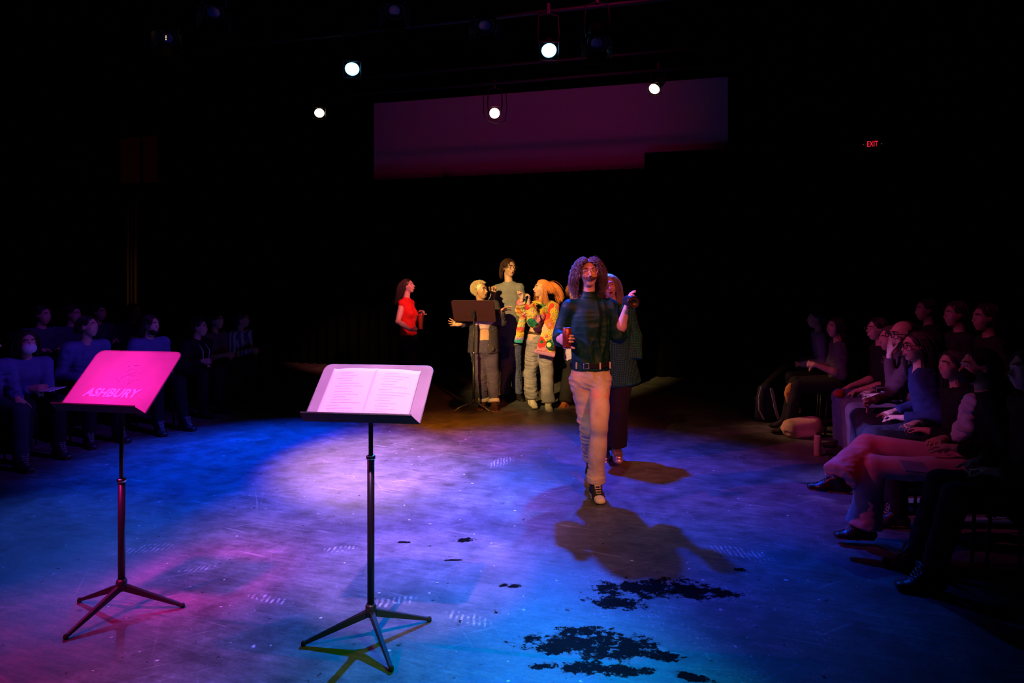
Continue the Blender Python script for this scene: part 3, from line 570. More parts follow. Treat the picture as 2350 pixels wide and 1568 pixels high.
# redhead in the patchwork crochet cardigan
def crochet_mat(name, cols, scale, seed):
    m = mat(name, (.8, .6, .2), .9); nt = m.node_tree; b = nt.nodes['Principled BSDF']
    tc = nt.nodes.new('ShaderNodeTexCoord'); mp = nt.nodes.new('ShaderNodeMapping'); mp.inputs['Location'].default_value = (seed, seed * 2, .3); mp.inputs['Rotation'].default_value = (.3, .5, .2)
    vo = nt.nodes.new('ShaderNodeTexVoronoi'); vo.distance = 'CHEBYCHEV'; vo.inputs['Scale'].default_value = scale; vo.inputs['Randomness'].default_value = .45
    nt.links.new(tc.outputs['Object'], mp.inputs[0]); nt.links.new(mp.outputs[0], vo.inputs['Vector'])
    sp = nt.nodes.new('ShaderNodeSeparateColor'); nt.links.new(vo.outputs['Color'], sp.inputs[0]); r = nt.nodes.new('ShaderNodeValToRGB'); r.color_ramp.interpolation = 'CONSTANT'; nt.links.new(sp.outputs[0], r.inputs[0])
    for i, c in enumerate(cols):
        e = r.color_ramp.elements[i] if i < 2 else r.color_ramp.elements.new(i / len(cols)); e.position = i / len(cols); e.color = (*c, 1)
    r2 = nt.nodes.new('ShaderNodeValToRGB'); r2.color_ramp.interpolation = 'CONSTANT'; nt.links.new(sp.outputs[1], r2.inputs[0])
    for i, c in enumerate(cols[::-1]):
        e = r2.color_ramp.elements[i] if i < 2 else r2.color_ramp.elements.new(i / len(cols)); e.position = i / len(cols); e.color = (*c, 1)
    lt = nt.nodes.new('ShaderNodeMath'); lt.operation = 'LESS_THAN'; lt.inputs[1].default_value = .17; nt.links.new(vo.outputs['Distance'], lt.inputs[0])
    mx = nt.nodes.new('ShaderNodeMix'); mx.data_type = 'RGBA'; nt.links.new(lt.outputs[0], mx.inputs[0]); nt.links.new(r.outputs[0], mx.inputs[6]); nt.links.new(r2.outputs[0], mx.inputs[7]); nt.links.new(mx.outputs[2], b.inputs['Base Color'])
    n = nt.nodes.new('ShaderNodeTexVoronoi'); n.inputs['Scale'].default_value = 85; nt.links.new(tc.outputs['Object'], n.inputs['Vector']); bp = nt.nodes.new('ShaderNodeBump'); bp.inputs['Strength'].default_value = .8; bp.inputs['Distance'].default_value = .012; bp.invert = True
    nt.links.new(n.outputs['Distance'], bp.inputs['Height']); nt.links.new(bp.outputs[0], b.inputs['Normal']); return m
def stripe_mat(name, cols, axis, lo, hi):
    m = mat(name, cols[0], .9); nt = m.node_tree; b = nt.nodes['Principled BSDF']; tc = nt.nodes.new('ShaderNodeTexCoord'); sx = nt.nodes.new('ShaderNodeSeparateXYZ'); nt.links.new(tc.outputs['Object'], sx.inputs[0])
    mr = nt.nodes.new('ShaderNodeMapRange'); mr.inputs[1].default_value = lo; mr.inputs[2].default_value = hi; nt.links.new(sx.outputs[axis], mr.inputs[0]); r = nt.nodes.new('ShaderNodeValToRGB'); r.color_ramp.interpolation = 'CONSTANT'; nt.links.new(mr.outputs[0], r.inputs[0])
    for i, c in enumerate(cols):
        e = r.color_ramp.elements[i] if i < 2 else r.color_ramp.elements.new(i / len(cols)); e.position = i / len(cols); e.color = (*c, 1)
    nt.links.new(r.outputs[0], b.inputs['Base Color']); n = nt.nodes.new('ShaderNodeTexVoronoi'); n.inputs['Scale'].default_value = 85; nt.links.new(tc.outputs['Object'], n.inputs['Vector']); bp = nt.nodes.new('ShaderNodeBump'); bp.inputs['Strength'].default_value = .7; bp.inputs['Distance'].default_value = .01; nt.links.new(n.outputs['Distance'], bp.inputs['Height']); nt.links.new(bp.outputs[0], b.inputs['Normal'])
    return m
def redhead():
    d = 8.95; J = dict(P=W(1236, 775, d), C=W(1241, 722, d), N=W(1246, 692, d), H=W(1243, 663, d), fwd=(-.55, -.8, 0), hf=(-.93, -.36, .12), hu=(.1, 0, 1), S=[W(1222, 708, d - .05), W(1264, 706, d + .05)],
        E=[W(1200, 712, d - .18), W(1226, 735, d - .28)], W=[W(1197, 690, d - .35), W(1213, 696, d - .42)], hip=[W(1226, 790, d), W(1249, 790, d)], K=[W(1216, 856, d), W(1255, 856, d - .02)], A=[W(1220, 914, d + .02), W(1258, 926, d - .08)], fd=[vec(.25, -.9, -.1), vec(.1, -1, 0)])
    pal = [(.85, .50, .06), (.80, .22, .05), (.85, .20, .25), (.90, .62, .15), (.02, .20, .10), (.55, .60, .12), (.85, .30, .40), (.80, .55, .30), (.75, .05, .04)]
    cm = crochet_mat('crochet_patchwork', pal, 8.5, 3.1)
    root, hp, M, base = person('laughing redhead with ponytail in patchwork crochet cardigan and grey jeans, hands curled up', J, SKIN('fair', (.62, .36, .26)), vox=.0068, lod=0, hs=1.0, mouth=.024, nose=1.3, seed=8.3,
        hands=(dict(d=vec(.1, -.1, 1), n=vec(-1, -.3, 0), curl=.85, thumb=-1, curls=[.7, .8, .9, .6]), dict(d=vec(.15, -.1, 1), n=vec(-1, -.3, 0), curl=.8, thumb=1, curls=[.7, .8, .9, .5])),
        legs=dict(m=denim('grey', (.25, .235, .27)), thigh=1.0, knee=1.12, hem=1.55, stop=.96, wr=.008, freq=15, rise=.05, name='jeans'),
        shoes=dict(m=mat('canvas_cream', (.75, .70, .60), .7), sole=mat('rubber_cream', (.75, .68, .55), .6), laces=mat('lace_cream', (.7, .62, .48), .8)),
        hairdo=dict(m=mat('hair_red', (.80, .26, .07), .42, spec=.5, noise=.25, nscale=50), style='pony', seed=6, n=1800, r=.0016, low=-.02, length=.11, grav=.10, comb=(0, -.9, -.15), keep=1.05))
    hm = MATS['hair_red']; g = np.random.default_rng(3); tie = hp(0, -.085, .075)
    n = 420; P0 = tie + g.normal(size=(n, 3)) * .008; Q = []; dr = np.tile(-M[1] * .55 + np.array([.1, 0, .22]), (n, 1)) + g.normal(size=(n, 3)) * .13; pos = P0
    for i in range(16):
        Q.append(pos); dr = dr * .86 + np.array([.03, 0, -.17]) + g.normal(size=(n, 3)) * .02; dr /= np.linalg.norm(dr, axis=1)[:, None]; pos = pos + dr * .019 * (.7 + .6 * g.random((n, 1)))
    v, f = tubes_np(np.stack(Q, 1), .0018); link('ponytail', v - base, f, hm, root)
    n = 260; a0 = g.random(n); pos = H0 = hp(0, 0, 0) + np.outer(np.where(a0 < .5, -.078, .078), M[0]) + np.outer(g.random(n) * .06 - .03, M[1]) + np.outer(g.random(n) * .05, M[2]); Q = []; dr = np.tile([0, 0, -1.], (n, 1)) + g.normal(size=(n, 3)) * .12
    for i in range(12): Q.append(pos); dr += g.normal(size=(n, 3)) * .05 + [0, 0, -.1]; dr /= np.linalg.norm(dr, axis=1)[:, None]; pos = pos + dr * .020
    v, f = tubes_np(np.stack(Q, 1), .0017); link('loose_hair_lock', v - base, f, hm, root)
    MB().tube([tie - base + .022 * (math.cos(a) * M[0] + math.sin(a) * M[2]) for a in np.linspace(0, 2 * PI, 13)], .010, 7, False).build('scrunchie', cloth('scrunchie', (.75, .45, .45)), root, True)
    X = nrm(J['S'][1] - J['S'][0]); P, Cc, N = [np.asarray(J[k], float) for k in 'PCN']; up = nrm(Cc - P); w = lerp(P, Cc, .6)
    pr = loft([(w + up * .0, .150, .120), (Cc, .165, .135), (lerp(Cc, N, .55), .150, .110), (N - up * .02, .085, .07)], X, e0=.15) + [ell(Cc + nrm(J['fwd']) * .09 + X * .065 * q - up * .02, (.062,) * 3, None, .03) for q in (-1, 1)]
    organic('jumper', pr, .0075, crochet_mat('crochet_yellow', [(.85, .55, .10), (.80, .60, .05), (.75, .35, .08), (.60, .10, .04), (.85, .60, .20), (.05, .25, .10)], 11, 1.7), root, base, .005, 18, 5)
    for q, nm in ((0, 1.1), (1, 5.3)):
        S, E, Wr = [np.asarray(J[k][q], float) for k in 'SEW']
        organic('cardigan_sleeve', [cone(N - up * .05 + X * (-.05 if q == 0 else .05), S, .075, .085, .02), cone(S, E, .080, .088, .03), cone(E, lerp(E, Wr, .9), .088, .055, .03, end=(1, .3))], .0075, crochet_mat('crochet_sleeve_%d' % q, pal[q * 3:] + pal[:2], 9.5, nm), root, base, .008, 16, nm)
    # cardigan panels hanging front left and front right
    F3 = nrm(J['fwd'])
    a, b = W(1268, 722, d - .18), W(1252, 808, d - .22)
    organic('cardigan_front', [cone(a, b, .075, .135, .02, X, .030, .028, end=.15), cone(W(1272, 700, d - .1), W(1262, 760, d - .2), .07, .10, .02, X, .04, .03)], .0075, cm, root, base, .006, 16, 6)
    organic('cardigan_hem', [cone(W(1228, 806, d - .23), W(1272, 816, d - .22), .030, .030, .01, (0, 0, 1), .033, .033, end=.3)], .007, mat('crochet_mauve', (.50, .22, .42), .9, bump=.6, bscale=90), root, base, .004, 30, 2)
    organic('granny_square', [cone(W(1262, 793, d - .262), W(1262, 793, d - .24), .052, .052, .005, (1, 0, 0), end=.1)], .006, mat('crochet_dark_green', (.01, .09, .04), .9, bump=.5, bscale=90), root, base)
    organic('crochet_rosette', [cone(W(1260, 792, d - .280), W(1260, 792, d - .25), .032, .034, .005, (1, 0, 0), end=.3)], .005, mat('crochet_cream_green', (.62, .68, .28), .9, bump=.6, bscale=80), root, base)
    a, b = W(1201, 722, d - .2), W(1190, 786, d - .15)
    cols = [(.05, .45, .45), (.05, .45, .45), (.50, .35, .55), (.85, .60, .10), (.80, .55, .05), (.85, .25, .05), (.75, .10, .10), (.55, .60, .20), (.80, .50, .12), (.45, .60, .25), (.8, .3, .1), (.85, .2, .3)]
    z0 = b[2] - .03; organic('striped_cardigan_tail', [cone(a, b, .045, .062, .02, X, .030, .024, end=.15)], .007, stripe_mat('crochet_stripes', cols, 2, z0, a[2]), root, base, .004, 20, 8)
    organic('belt', [cone(P + up * .048, P + up * .070, .158, .156, .01, X, .118, .116, end=.1)], .007, mat('leather_brown', (.05, .02, .012), .4), root, base)
redhead()
# woman in the red top
def red_top_woman():
    d = 10.3; J = dict(P=W(938, 776, d), C=W(933, 716, d), N=W(932, 684, d), H=W(936, 657, d), fwd=(.85, -.45, 0), hf=(.93, -.30, .20), hu=(-.15, 0, 1), S=[W(923, 697, d - .1), W(942, 697, d + .17)],
        E=[W(913, 738, d - .2), W(953, 738, d + .2)], W=[W(942, 757, d - .32), W(960, 722, d + .05)], hip=[W(930, 786, d - .09), W(946, 786, d + .08)], K=[W(950, 838, d - .15), W(940, 838, d + .1)], A=[W(948, 884, d - .1), W(928, 882, d + .15)], fd=[vec(1, -.3, 0), vec(1, -.2, 0)])
    root, hp, M, base = person('dark-haired woman in sleeveless red top with closed eyes, back left, holding a tumbler', J, SKIN('pale', (.66, .40, .36)), vox=.0075, lod=0, hs=.95, bust=1, seed=9.4, nose=1.3,
        hands=(dict(d=vec(1, -.2, -.15), n=vec(0, .3, 1), curl=1.0, thumb=1, thumb_curl=1.0), dict(d=vec(.5, -.2, .5), n=vec(0, -.6, -.6), curl=.7, thumb=1)),
        top=dict(m=cloth('red', (.75, .02, .015)), sleeve=0, hem=.055, name='sleeveless_top', wr=.003, t=.012, freq=18, neck='crew'), legs=dict(m=cloth('dark_trousers', (.012, .010, .012)), knee=1.45, hem=2.0, thigh=1.1, name='wide_trousers', rise=.09),
        shoes=dict(m=MATS['leather_black']), face=dict(closed=True), hairdo=dict(m=mat('hair_black_brown', (.030, .012, .014), .4, spec=.5), style='bob', seed=15, length=.26, n=1500, r=.0018, wind=(.0, -.6, .2), comb=(0, -.9, 0)))
red_top_woman()
# ------------------------------------------------------------------ things held
def rot(ax, ref): return frame(ax, ref)
can = empty('beverage_can', W(1301, 776, 5.13) - np.array([0, 0, .0775]), 0, 'dark red patterned tall drink can in the hand of the walking man', 'can')
cm = mat('can_dark_red', (.16, .012, .014), .3, metal=.6, col2=(.45, .10, .06), nscale=55)
MB().lathe([(.030, .004), (.0325, .012), (.0325, .145), (.0285, .152)], (0, 0, 0), (0, 0, 1), 32).build('can_body', cm, can, True)
MB().lathe([(.0285, .150), (.0285, .155), (.0265, .1545), (.026, .151), (0, .151)], (0, 0, 0), (0, 0, 1), 32).build('can_lid', mat('aluminium', (.75, .75, .78), .25, metal=1.0), can, True)
MB().lathe([(0, .003), (.024, .002), (.026, 0), (.030, .006)], (0, 0, 0), (0, 0, 1), 32).build('can_bottom', MATS['aluminium'], can, True)
c = W(1454, 694, 5.18); ax = nrm([.12, -1, -.02]); sp = empty('travel_mug', c, 0, 'black travel mug held up on its side in the raised hand of the walking man', 'mug')
MB().lathe([(.030, .0), (.044, .004), (.0465, .02), (.048, .16), (.044, .168), (.038, .168), (.037, .160), (0, .160)], -ax * .16, ax, 40).build('mug_body', mat('mug_black', (.012, .014, .018), .3), sp, True)
MB().tube([ax * .0035 + .030 * (math.cos(q) * nrm(np.cross(ax, [0, 0, 1])) + math.sin(q) * np.array([0, 0, 1.])) for q in np.linspace(0, 2 * PI, 33)], .0022, 6, False).build('ring', mat('ring_pink', (.20, .03, .07), .4), sp, True)
MB().lathe([(.003, 0), (.003, .003), (0, .004)], ax * .001, ax, 12).build('stud', MATS['aluminium'], sp, True)
tb = empty('tumbler', W(966, 756, 10.33), 0, 'copper tumbler with black lid in the hand of the woman in the red top', 'tumbler')
MB().lathe([(.027, 0), (.030, .01), (.042, .21), (.044, .225), (.044, .235)], (0, 0, 0), (0, 0, 1), 28).build('tumbler_body', mat('copper', (.65, .16, .07), .3, metal=.8), tb, True)
MB().lathe([(.045, .233), (.045, .250), (.034, .262), (0, .264)], (0, 0, 0), (0, 0, 1), 28).build('lid', MATS['mug_black'], tb, True)
# ------------------------------------------------------------------ music stands
black_steel = mat('black_steel', (.018, .018, .020), .35, spec=.5)
def music_stand(x, y, label, yaw, tilt, hz, L=.35, Wd=.50, legs=(), desk=None, steel=black_steel, back=False, pole_r=.0135, leg_len=.30, joint=.5, flat=True, legmat=None):
    """yaw turns the reader side (local -Y) about z; hz is the height of the bottom of the desk"""
    t = empty('music_stand', (x, y, 0), 0, label, 'music stand'); R = np.array(Matrix.Rotation(yaw, 3, 'Z')); top = hz + .10
    hub = .155
    MB().tube([(0, 0, hub - .03), (0, 0, top * joint + .18)], pole_r * 1.25, 16).build('lower_pole', steel, t, True)
    MB().tube([(0, 0, top * joint), (0, 0, top)], pole_r * .78, 14).build('upper_pole', steel, t, True)
    MB().lathe([(pole_r * 1.3, 0), (pole_r * 1.6, .004), (pole_r * 1.6, .016), (pole_r * .9, .02)], (0, 0, top * joint + .175), (0, 0, 1), 16).build('collar', mat('chrome', (.75, .75, .78), .18, metal=1.0), t, True)
    MB().lathe([(pole_r * 1.3, 0), (pole_r * 1.9, .006), (pole_r * 1.9, .05), (pole_r * 1.4, .06)], (0, 0, hub - .05), (0, 0, 1), 16).build('hub', steel, t, True)
    for a in legs:
        d = np.array([math.cos(a), math.sin(a), 0]); s = np.array([-d[1], d[0], 0]); M_ = np.array([d * 0, d * 0, d * 0])
        p0 = d * .018 + np.array([0, 0, hub - .035]); p1 = d * leg_len + np.array([0, 0, .012])
        if legmat:
            MB().tube([p0, lerp(p0, p1, .25) + [0, 0, .012], lerp(p0, p1, .6) + [0, 0, .016], p1], [.009, .009, .008, .007], 8).build('leg', legmat, t, True); continue
        ax = nrm(p1 - p0); n_ = np.cross(s, ax); v = []
        for p, hw, hh in ((p0, .011, .017), (p1, .009, .007)):
            for a1, b1 in ((-1, -1), (1, -1), (1, 1), (-1, 1)): v.append(p + s * hw * a1 + n_ * hh * b1)
        MB().add(v, [(0, 1, 2, 3), (7, 6, 5, 4), (0, 4, 5, 1), (1, 5, 6, 2), (2, 6, 7, 3), (3, 7, 4, 0)]).build('leg', steel, t, bevel=.003)
        MB().lathe([(0, -.011), (.011, -.008), (.012, .0), (.009, .01), (0, .012)], p1, (0, 0, 1), 10).build('rubber_foot', mat('rubber_black', (.015, .015, .015), .8), t, True)
    # desk: local frame u (right), v (up the slope), n (towards reader)
    n = R @ np.array([0, -math.cos(tilt), math.sin(tilt)]); u = R @ np.array([1, 0, 0]); v = np.cross(n, u) * 1.0
    if v[2] < 0: v = -v
    c0 = np.array([0, 0, hz]) + R @ np.array([0, -math.sin(tilt) * L * .5, 0]) * 1.0; m = desk or steel
    pts = []; rc = .035
    for (sx, sy, a0) in ((1, 1, 0), (-1, 1, PI / 2)):
        for k in range(7): a = a0 + k / 6 * PI / 2; pts.append(((Wd / 2 - rc) * sx + rc * math.cos(a), L - rc + rc * math.sin(a)))
    pts += [(-Wd / 2, 0), (Wd / 2, 0)]; th = .0025; N_ = len(pts)
    V = [c0 + u * a + v * b + n * th for a, b in pts] + [c0 + u * a + v * b - n * th for a, b in pts]
    MB().add(V, [tuple(range(N_)), tuple(range(N_, 2 * N_))[::-1]] + [(i, i + N_, (i + 1) % N_ + N_, (i + 1) % N_) for i in range(N_)]).build('desk', m, t)
    e = MB().tube([c0 + u * a + v * b for a, b in [pts[-1]] + pts[:-1]], .0042, 6); e.build('rim', m, t, True)
    dp = .055; q = [c0 - u * Wd / 2, c0 + u * Wd / 2]; lip = MB()
    V = [q[0], q[1], q[1] + n * dp * .98 - u * .03, q[0] + n * dp * .98 - u * .0]; V2 = [p - v * .004 for p in V]
    lip.add(V + V2, [(0, 1, 2, 3), (7, 6, 5, 4), (0, 4, 5, 1), (1, 5, 6, 2), (2, 6, 7, 3), (3, 7, 4, 0)])
    lip.tube([V[3], V[2]], .0055, 6); lip.build('lip', steel if not back else m, t)
    MB().box(np.array([0, 0, top]) - n * .012, (.02, .012, .05), np.stack([u, n, v], 1)).build('bracket', steel, t, bevel=.003)
    MB().lathe([(.004, 0), (.015, .002), (.015, .012), (.011, .016), (0, .016)], np.array([0, 0, top - .03]) + u * .018, u, 14).build('knob', MATS['rubber_black'], t, True)
    return t, c0, u, v, n
def scuffed(name, c):
    m = mat(name, c, .45, spec=.4, noise=.15, nscale=5, bump=.03, bscale=90); return m
gx = G(278, 1400); a = math.radians(-31)
gx = np.array([-1.96, 3.50, 0])
t1, c0, u, v, n = music_stand(gx[0], gx[1], 'music stand with a bare desk painted ASHBURY, left of the one with the open script', math.radians(-11), math.radians(46), 1.03, .375, .49, (math.radians(160), math.radians(248), math.radians(8)), scuffed('desk_scuffed', (.24, .13, .22)), leg_len=.29, joint=.42)
letters = bpy.data.curves.new('lettering', 'FONT'); letters.body = 'ASHBURY'; letters.size = .066; letters.extrude = .0004; letters.offset = .0022; letters.align_x = 'CENTER'; letters.space_character = 1.03; letters.resolution_u = 3
lo = bpy.data.objects.new('lettering_tmp', letters); COL.objects.link(lo); bpy.context.view_layer.update()
me = bpy.data.meshes.new_from_object(lo.evaluated_get(bpy.context.evaluated_depsgraph_get())); bpy.data.objects.remove(lo)
g = np.random.default_rng(4)
ltr = bpy.data.objects.new('lettering', me); COL.objects.link(ltr); me.materials.clear(); me.materials.append(mat('white_paint', (.92, .85, .92), .7)); ltr.parent = t1
pos = c0 - u * .010 + v * .085 + n * .0035
for vt in me.vertices:
    x_, y_, z_ = vt.co; vt.co = tuple(pos + u * (x_ + .22 * y_) + v * y_ * 1.05 + n * z_)
sm = MB(); g = np.random.default_rng(9)
for i in range(26):
    p = c0 + u * (.03 + g.normal() * .035) + v * (.215 + g.normal() * .028) + n * .004; an = g.random() * PI; dd = u * math.cos(an) + v * math.sin(an); l = .012 + g.random() * .03; ss = (u * -math.sin(an) + v * math.cos(an)) * .0022
    sm.add([p - dd * l / 2 - ss, p + dd * l / 2 - ss * .5, p + dd * l / 2 + ss * .5, p - dd * l / 2 + ss], [(0, 1, 2, 3)])
sm.build('rubbed_off_paint', mat('faded_paint', (.40, .28, .38), .7), t1)
fx = np.array([-.655, 3.235, 0])
t2, c0, u, v, n = music_stand(fx[0], fx[1], 'music stand carrying the open white script, near centre of the floor', math.radians(-7), math.radians(51), 1.035, .345, .535, (math.radians(192), math.radians(298), math.radians(33)), scuffed('desk_grey', (.40, .37, .41)), leg_len=.30, joint=.58)
# open script on it
bk = empty('open_script', np.array(fx) + c0, 0, 'open white script with two printed pages resting on the music stand near centre', 'script'); b0 = np.array(fx)
pm = mat('paper', (.93, .90, .92), .7); nt = pm.node_tree; B = nt.nodes['Principled BSDF']
def page(sx, w_, h_, x0, v0):
    nu, nv = 16, 10; vs = []; fs = []
    for i in range(nu + 1):
        s = i / nu
        for j in range(nv + 1):
            r = j / nv; lift = .006 + .020 * math.sin(PI * min(1, s * 1.1)) * (.4 + .6 * r) + (.012 * (1 - s) ** 6)
            vs.append(u * (x0 + sx * w_ * s - .02 * r * 0) + v * (v0 + h_ * r - .010 * math.sin(PI * s) * r + (.006 if sx < 0 else 0) * s * r) + n * lift)
    for i in range(nu):
        for j in range(nv): fs.append((i * (nv + 1) + j, (i + 1) * (nv + 1) + j, (i + 1) * (nv + 1) + j + 1, i * (nv + 1) + j + 1))
    return vs, fs
for sx, wd in ((-1, .218), (1, .212)):
    vs, fs = page(sx, wd, .300, .0, .008); pg = link('page', vs, fs, pm, bk, True); so = pg.modifiers.new('thick', 'SOLIDIFY'); so.thickness = .002; so.offset = 0
    mb = MB(); g = np.random.default_rng(20 + sx)
    for k in range(15):
        r = .90 - k * .055; st = .16 + .12 * g.random(); en = st + .25 + .42 * g.random() if k % 3 else st + .3
        en = min(en, .92); q = []
        for i in range(9):
            s = st + (en - st) * i / 8; s_ = s if sx > 0 else 1 - s
            lift = .006 + .020 * math.sin(PI * min(1, s_ * 1.1)) * (.4 + .6 * r) + .012 * (1 - s_) ** 6 + .0017
            q.append((u * (sx * wd * s_) + v * (.008 + .300 * r - .010 * math.sin(PI * s_) * r + (.006 if sx < 0 else 0) * s_ * r) + n * lift))
        for i in range(8): mb.add([q[i] - v * .0022, q[i + 1] - v * .0022, q[i + 1] + v * .0018, q[i] + v * .0018], [(0, 1, 2, 3)])
    mb.build('printed_lines', mat('print_grey', (.78, .68, .75), .8), bk)
# far stand in front of the cropped woman
gf = G(1087, 946)
t3, c0, u, v, n = music_stand(gf[0], gf[1], 'dark music stand seen from behind, in front of the cropped blonde woman', math.radians(170), math.radians(28), 1.125, .30, .54, (math.radians(195), math.radians(330), math.radians(75)), mat('desk_dark_brown', (.050, .016, .012), .45), leg_len=.27, joint=.45, legmat=mat('chrome', (.75, .75, .78), .18, metal=1.0))
# ------------------------------------------------------------------ lanterns and pipes
hous = mat('lamp_housing', (.012, .012, .013), .5, spec=.4)
def lantern(name, label, cat, c, aim, r, ln, lens_mat, group=None, pipe_z=None, barn=False, shutter=True):
    """stage lantern: c is the lens centre"""
    c = np.array(c, float); ax = nrm(np.array(aim, float) - c); t = empty(name, c, 0, label, cat, group); side = nrm(np.cross(ax, [0, 0, 1])); up = np.cross(side, ax)
    MB().lathe([(r * .55, -ln), (r * .9, -ln * .9), (r * 1.0, -ln * .55), (r * .8, -ln * .5), (r * .8, -ln * .3), (r * 1.12, -.05), (r * 1.12, .0), (r * 1.02, .0), (r * 1.0, -.02)], (0, 0, 0), ax, 28).build('housing', hous, t, True)
    MB().lathe([(r * .99, -.012), (r * .6, -.006), (0, -.004)], (0, 0, 0), ax, 28).build('lens', lens_mat, t, True)
    f = MB()
    for s_, q in ((1, side), (-1, side), (1, up), (-1, up)):
        o = up if q is side else side; e = q * s_ * r * 1.25
        f.tube([e - o * r * 1.25 + ax * .008, e + o * r * 1.25 + ax * .008], .004, 5)
    f.build('gel_frame', mat('frame_steel', (.10, .08, .07), .4, metal=.5), t)
    ctr = -ax * ln * .42; h = (pipe_z - c[2]) if pipe_z else .35
    MB().tube([ctr - side * r * 1.2, ctr - side * r * 1.45 + [0, 0, h * .3], ctr - side * r * 1.3 + [0, 0, h * .75], ctr + [0, 0, h * .80], ctr + side * r * 1.3 + [0, 0, h * .75], ctr + side * r * 1.45 + [0, 0, h * .3], ctr + side * r * 1.2], .010, 6).build('yoke', hous, t, True)
    MB().box(ctr + np.array([0, 0, h * .9]), (.018, .03, abs(h) * .10 + .015)).build('clamp', hous, t, bevel=.004)
    if barn:
        for s_, q, o in ((1, side, up), (-1, side, up), (1, up, side), (-1, up, side)):
            e = q * s_; p0 = e * r * 1.15; MB().add([p0 - o * r, p0 + o * r, p0 + o * r * 1.3 + e * r * .55 + ax * r * 1.5, p0 - o * r * 1.3 + e * r * .55 + ax * r * 1.5], [(0, 1, 2, 3)]).build('barn_door', hous, t).modifiers.new('t', 'SOLIDIFY').thickness = .003
    return t, ctr
glowB = mat('lens_blue', (0, 0, 0), .4, emit=(.10, .55, 1.0), estr=14); glowW = mat('lens_warm', (0, 0, 0), .4, emit=(1.0, .72, .42), estr=9)
RR = np.array([.961, -.276, 0]); RF = np.array([.276, .961, 0])   # room axes: right, deep
def pipe(p, a, b, z, label):
    c = np.array([p[0], p[1], z]); o = MB().tube([RR * a, RR * b], .024, 12).build('lighting_pipe', hous, None, True); o.location = tuple(c); tag(o, label, 'pipe')
PZ1 = 4.47; PZ2 = 4.36
warm = [(733, 260, 10.3, (-1.2, 4.5, 0)), (1135, 260, 9.55, (-.5, 4.5, 0.3)), (1501, 205, 8.98, (-.8, 5.4, 0.5))]
pipe(BLUE_R + RF * .08, -6.5, 5.0, PZ1, 'black steel lighting pipe carrying the two blue wash lights')
wp = W(1135, 260, 9.55); pipe(wp + RF * .10, -5.5, 5.0, PZ2, 'black steel lighting pipe in front of the dim projection screen')
pipe(wp + RF * .16, -5.5, 5.0, PZ2 + .26, 'black steel pipe just above the one in front of the projection screen')
lantern('wash_light', 'right blue wash light, high above the walking man', 'stage light', BLUE_R, (.55, 3.2, .6), .078, .22, glowB, 'lit blue wash lights', PZ1)
lantern('wash_light', 'left blue wash light, high on the pipe left of centre', 'stage light', BLUE_L, (-.9, 3.6, .6), .078, .22, glowB, 'lit blue wash lights', PZ1)
for i, (px, py, d, aim) in enumerate(warm):
    _, ctr = lantern('spotlight', ['leftmost of the three warm spotlights above the stage', 'warm spotlight with hanging cable loop, middle one, in front of the projection screen', 'rightmost of the three warm spotlights, right end of the pipe'][i], 'stage light', W(px, py, d), aim if i != 1 else (-.3, 0, 1.5), .070, .36, glowW, 'lit warm spotlights', PZ2)
    if i == 1:
        c = W(px, py, d); cb = MB().tube([np.array([-.16, .05, PZ2 - c[2]]), (-.15, .0, .0), (-.09, -.02, -.12), (.03, -.02, -.16), (.14, 0, -.10), (.17, .05, .1), (.14, .1, PZ2 - c[2])], .006, 6); o = cb.build('cable', hous, None, True); o.location = tuple(c); tag(o, 'black cable looping under the middle warm spotlight', 'cable')
for i, (px, py, d, lb) in enumerate([(1112, 60, 6.9, 'unlit lantern with barn doors on the front pipe, between the two blue lights'), (490, 30, 6.6, 'unlit lantern catching blue on its barn doors, top left corner'), (905, 25, 6.9, 'unlit lantern at the top edge, right of the left blue light'), (1370, 100, 6.75, 'unlit lantern right of the right blue light'), (383, 88, 7.6, 'unlit lantern with tiny pilot lamps, upper left')]):
    c = W(px, py, d); t_, _c = lantern('spotlight', lb, 'stage light', c, (c[0] * .5, 3.5, 0.3), .085, .30, mat('lens_unlit', (.02, .02, .03), .15), 'unlit lanterns', c[2] + .42, barn=True)
    if i == 4:
        pl = MB()
        for k, dz in enumerate((.018, 0, -.02)): pl.lathe([(0, -.004), (.005, 0), (0, .004)], np.array([.0, -.02, dz]), (0, -1, 0), 8)
        pl.build('pilot_lamp', mat('pilot_glow', (0, 0, 0), emit=(1, .6, .2), estr=4), t_)
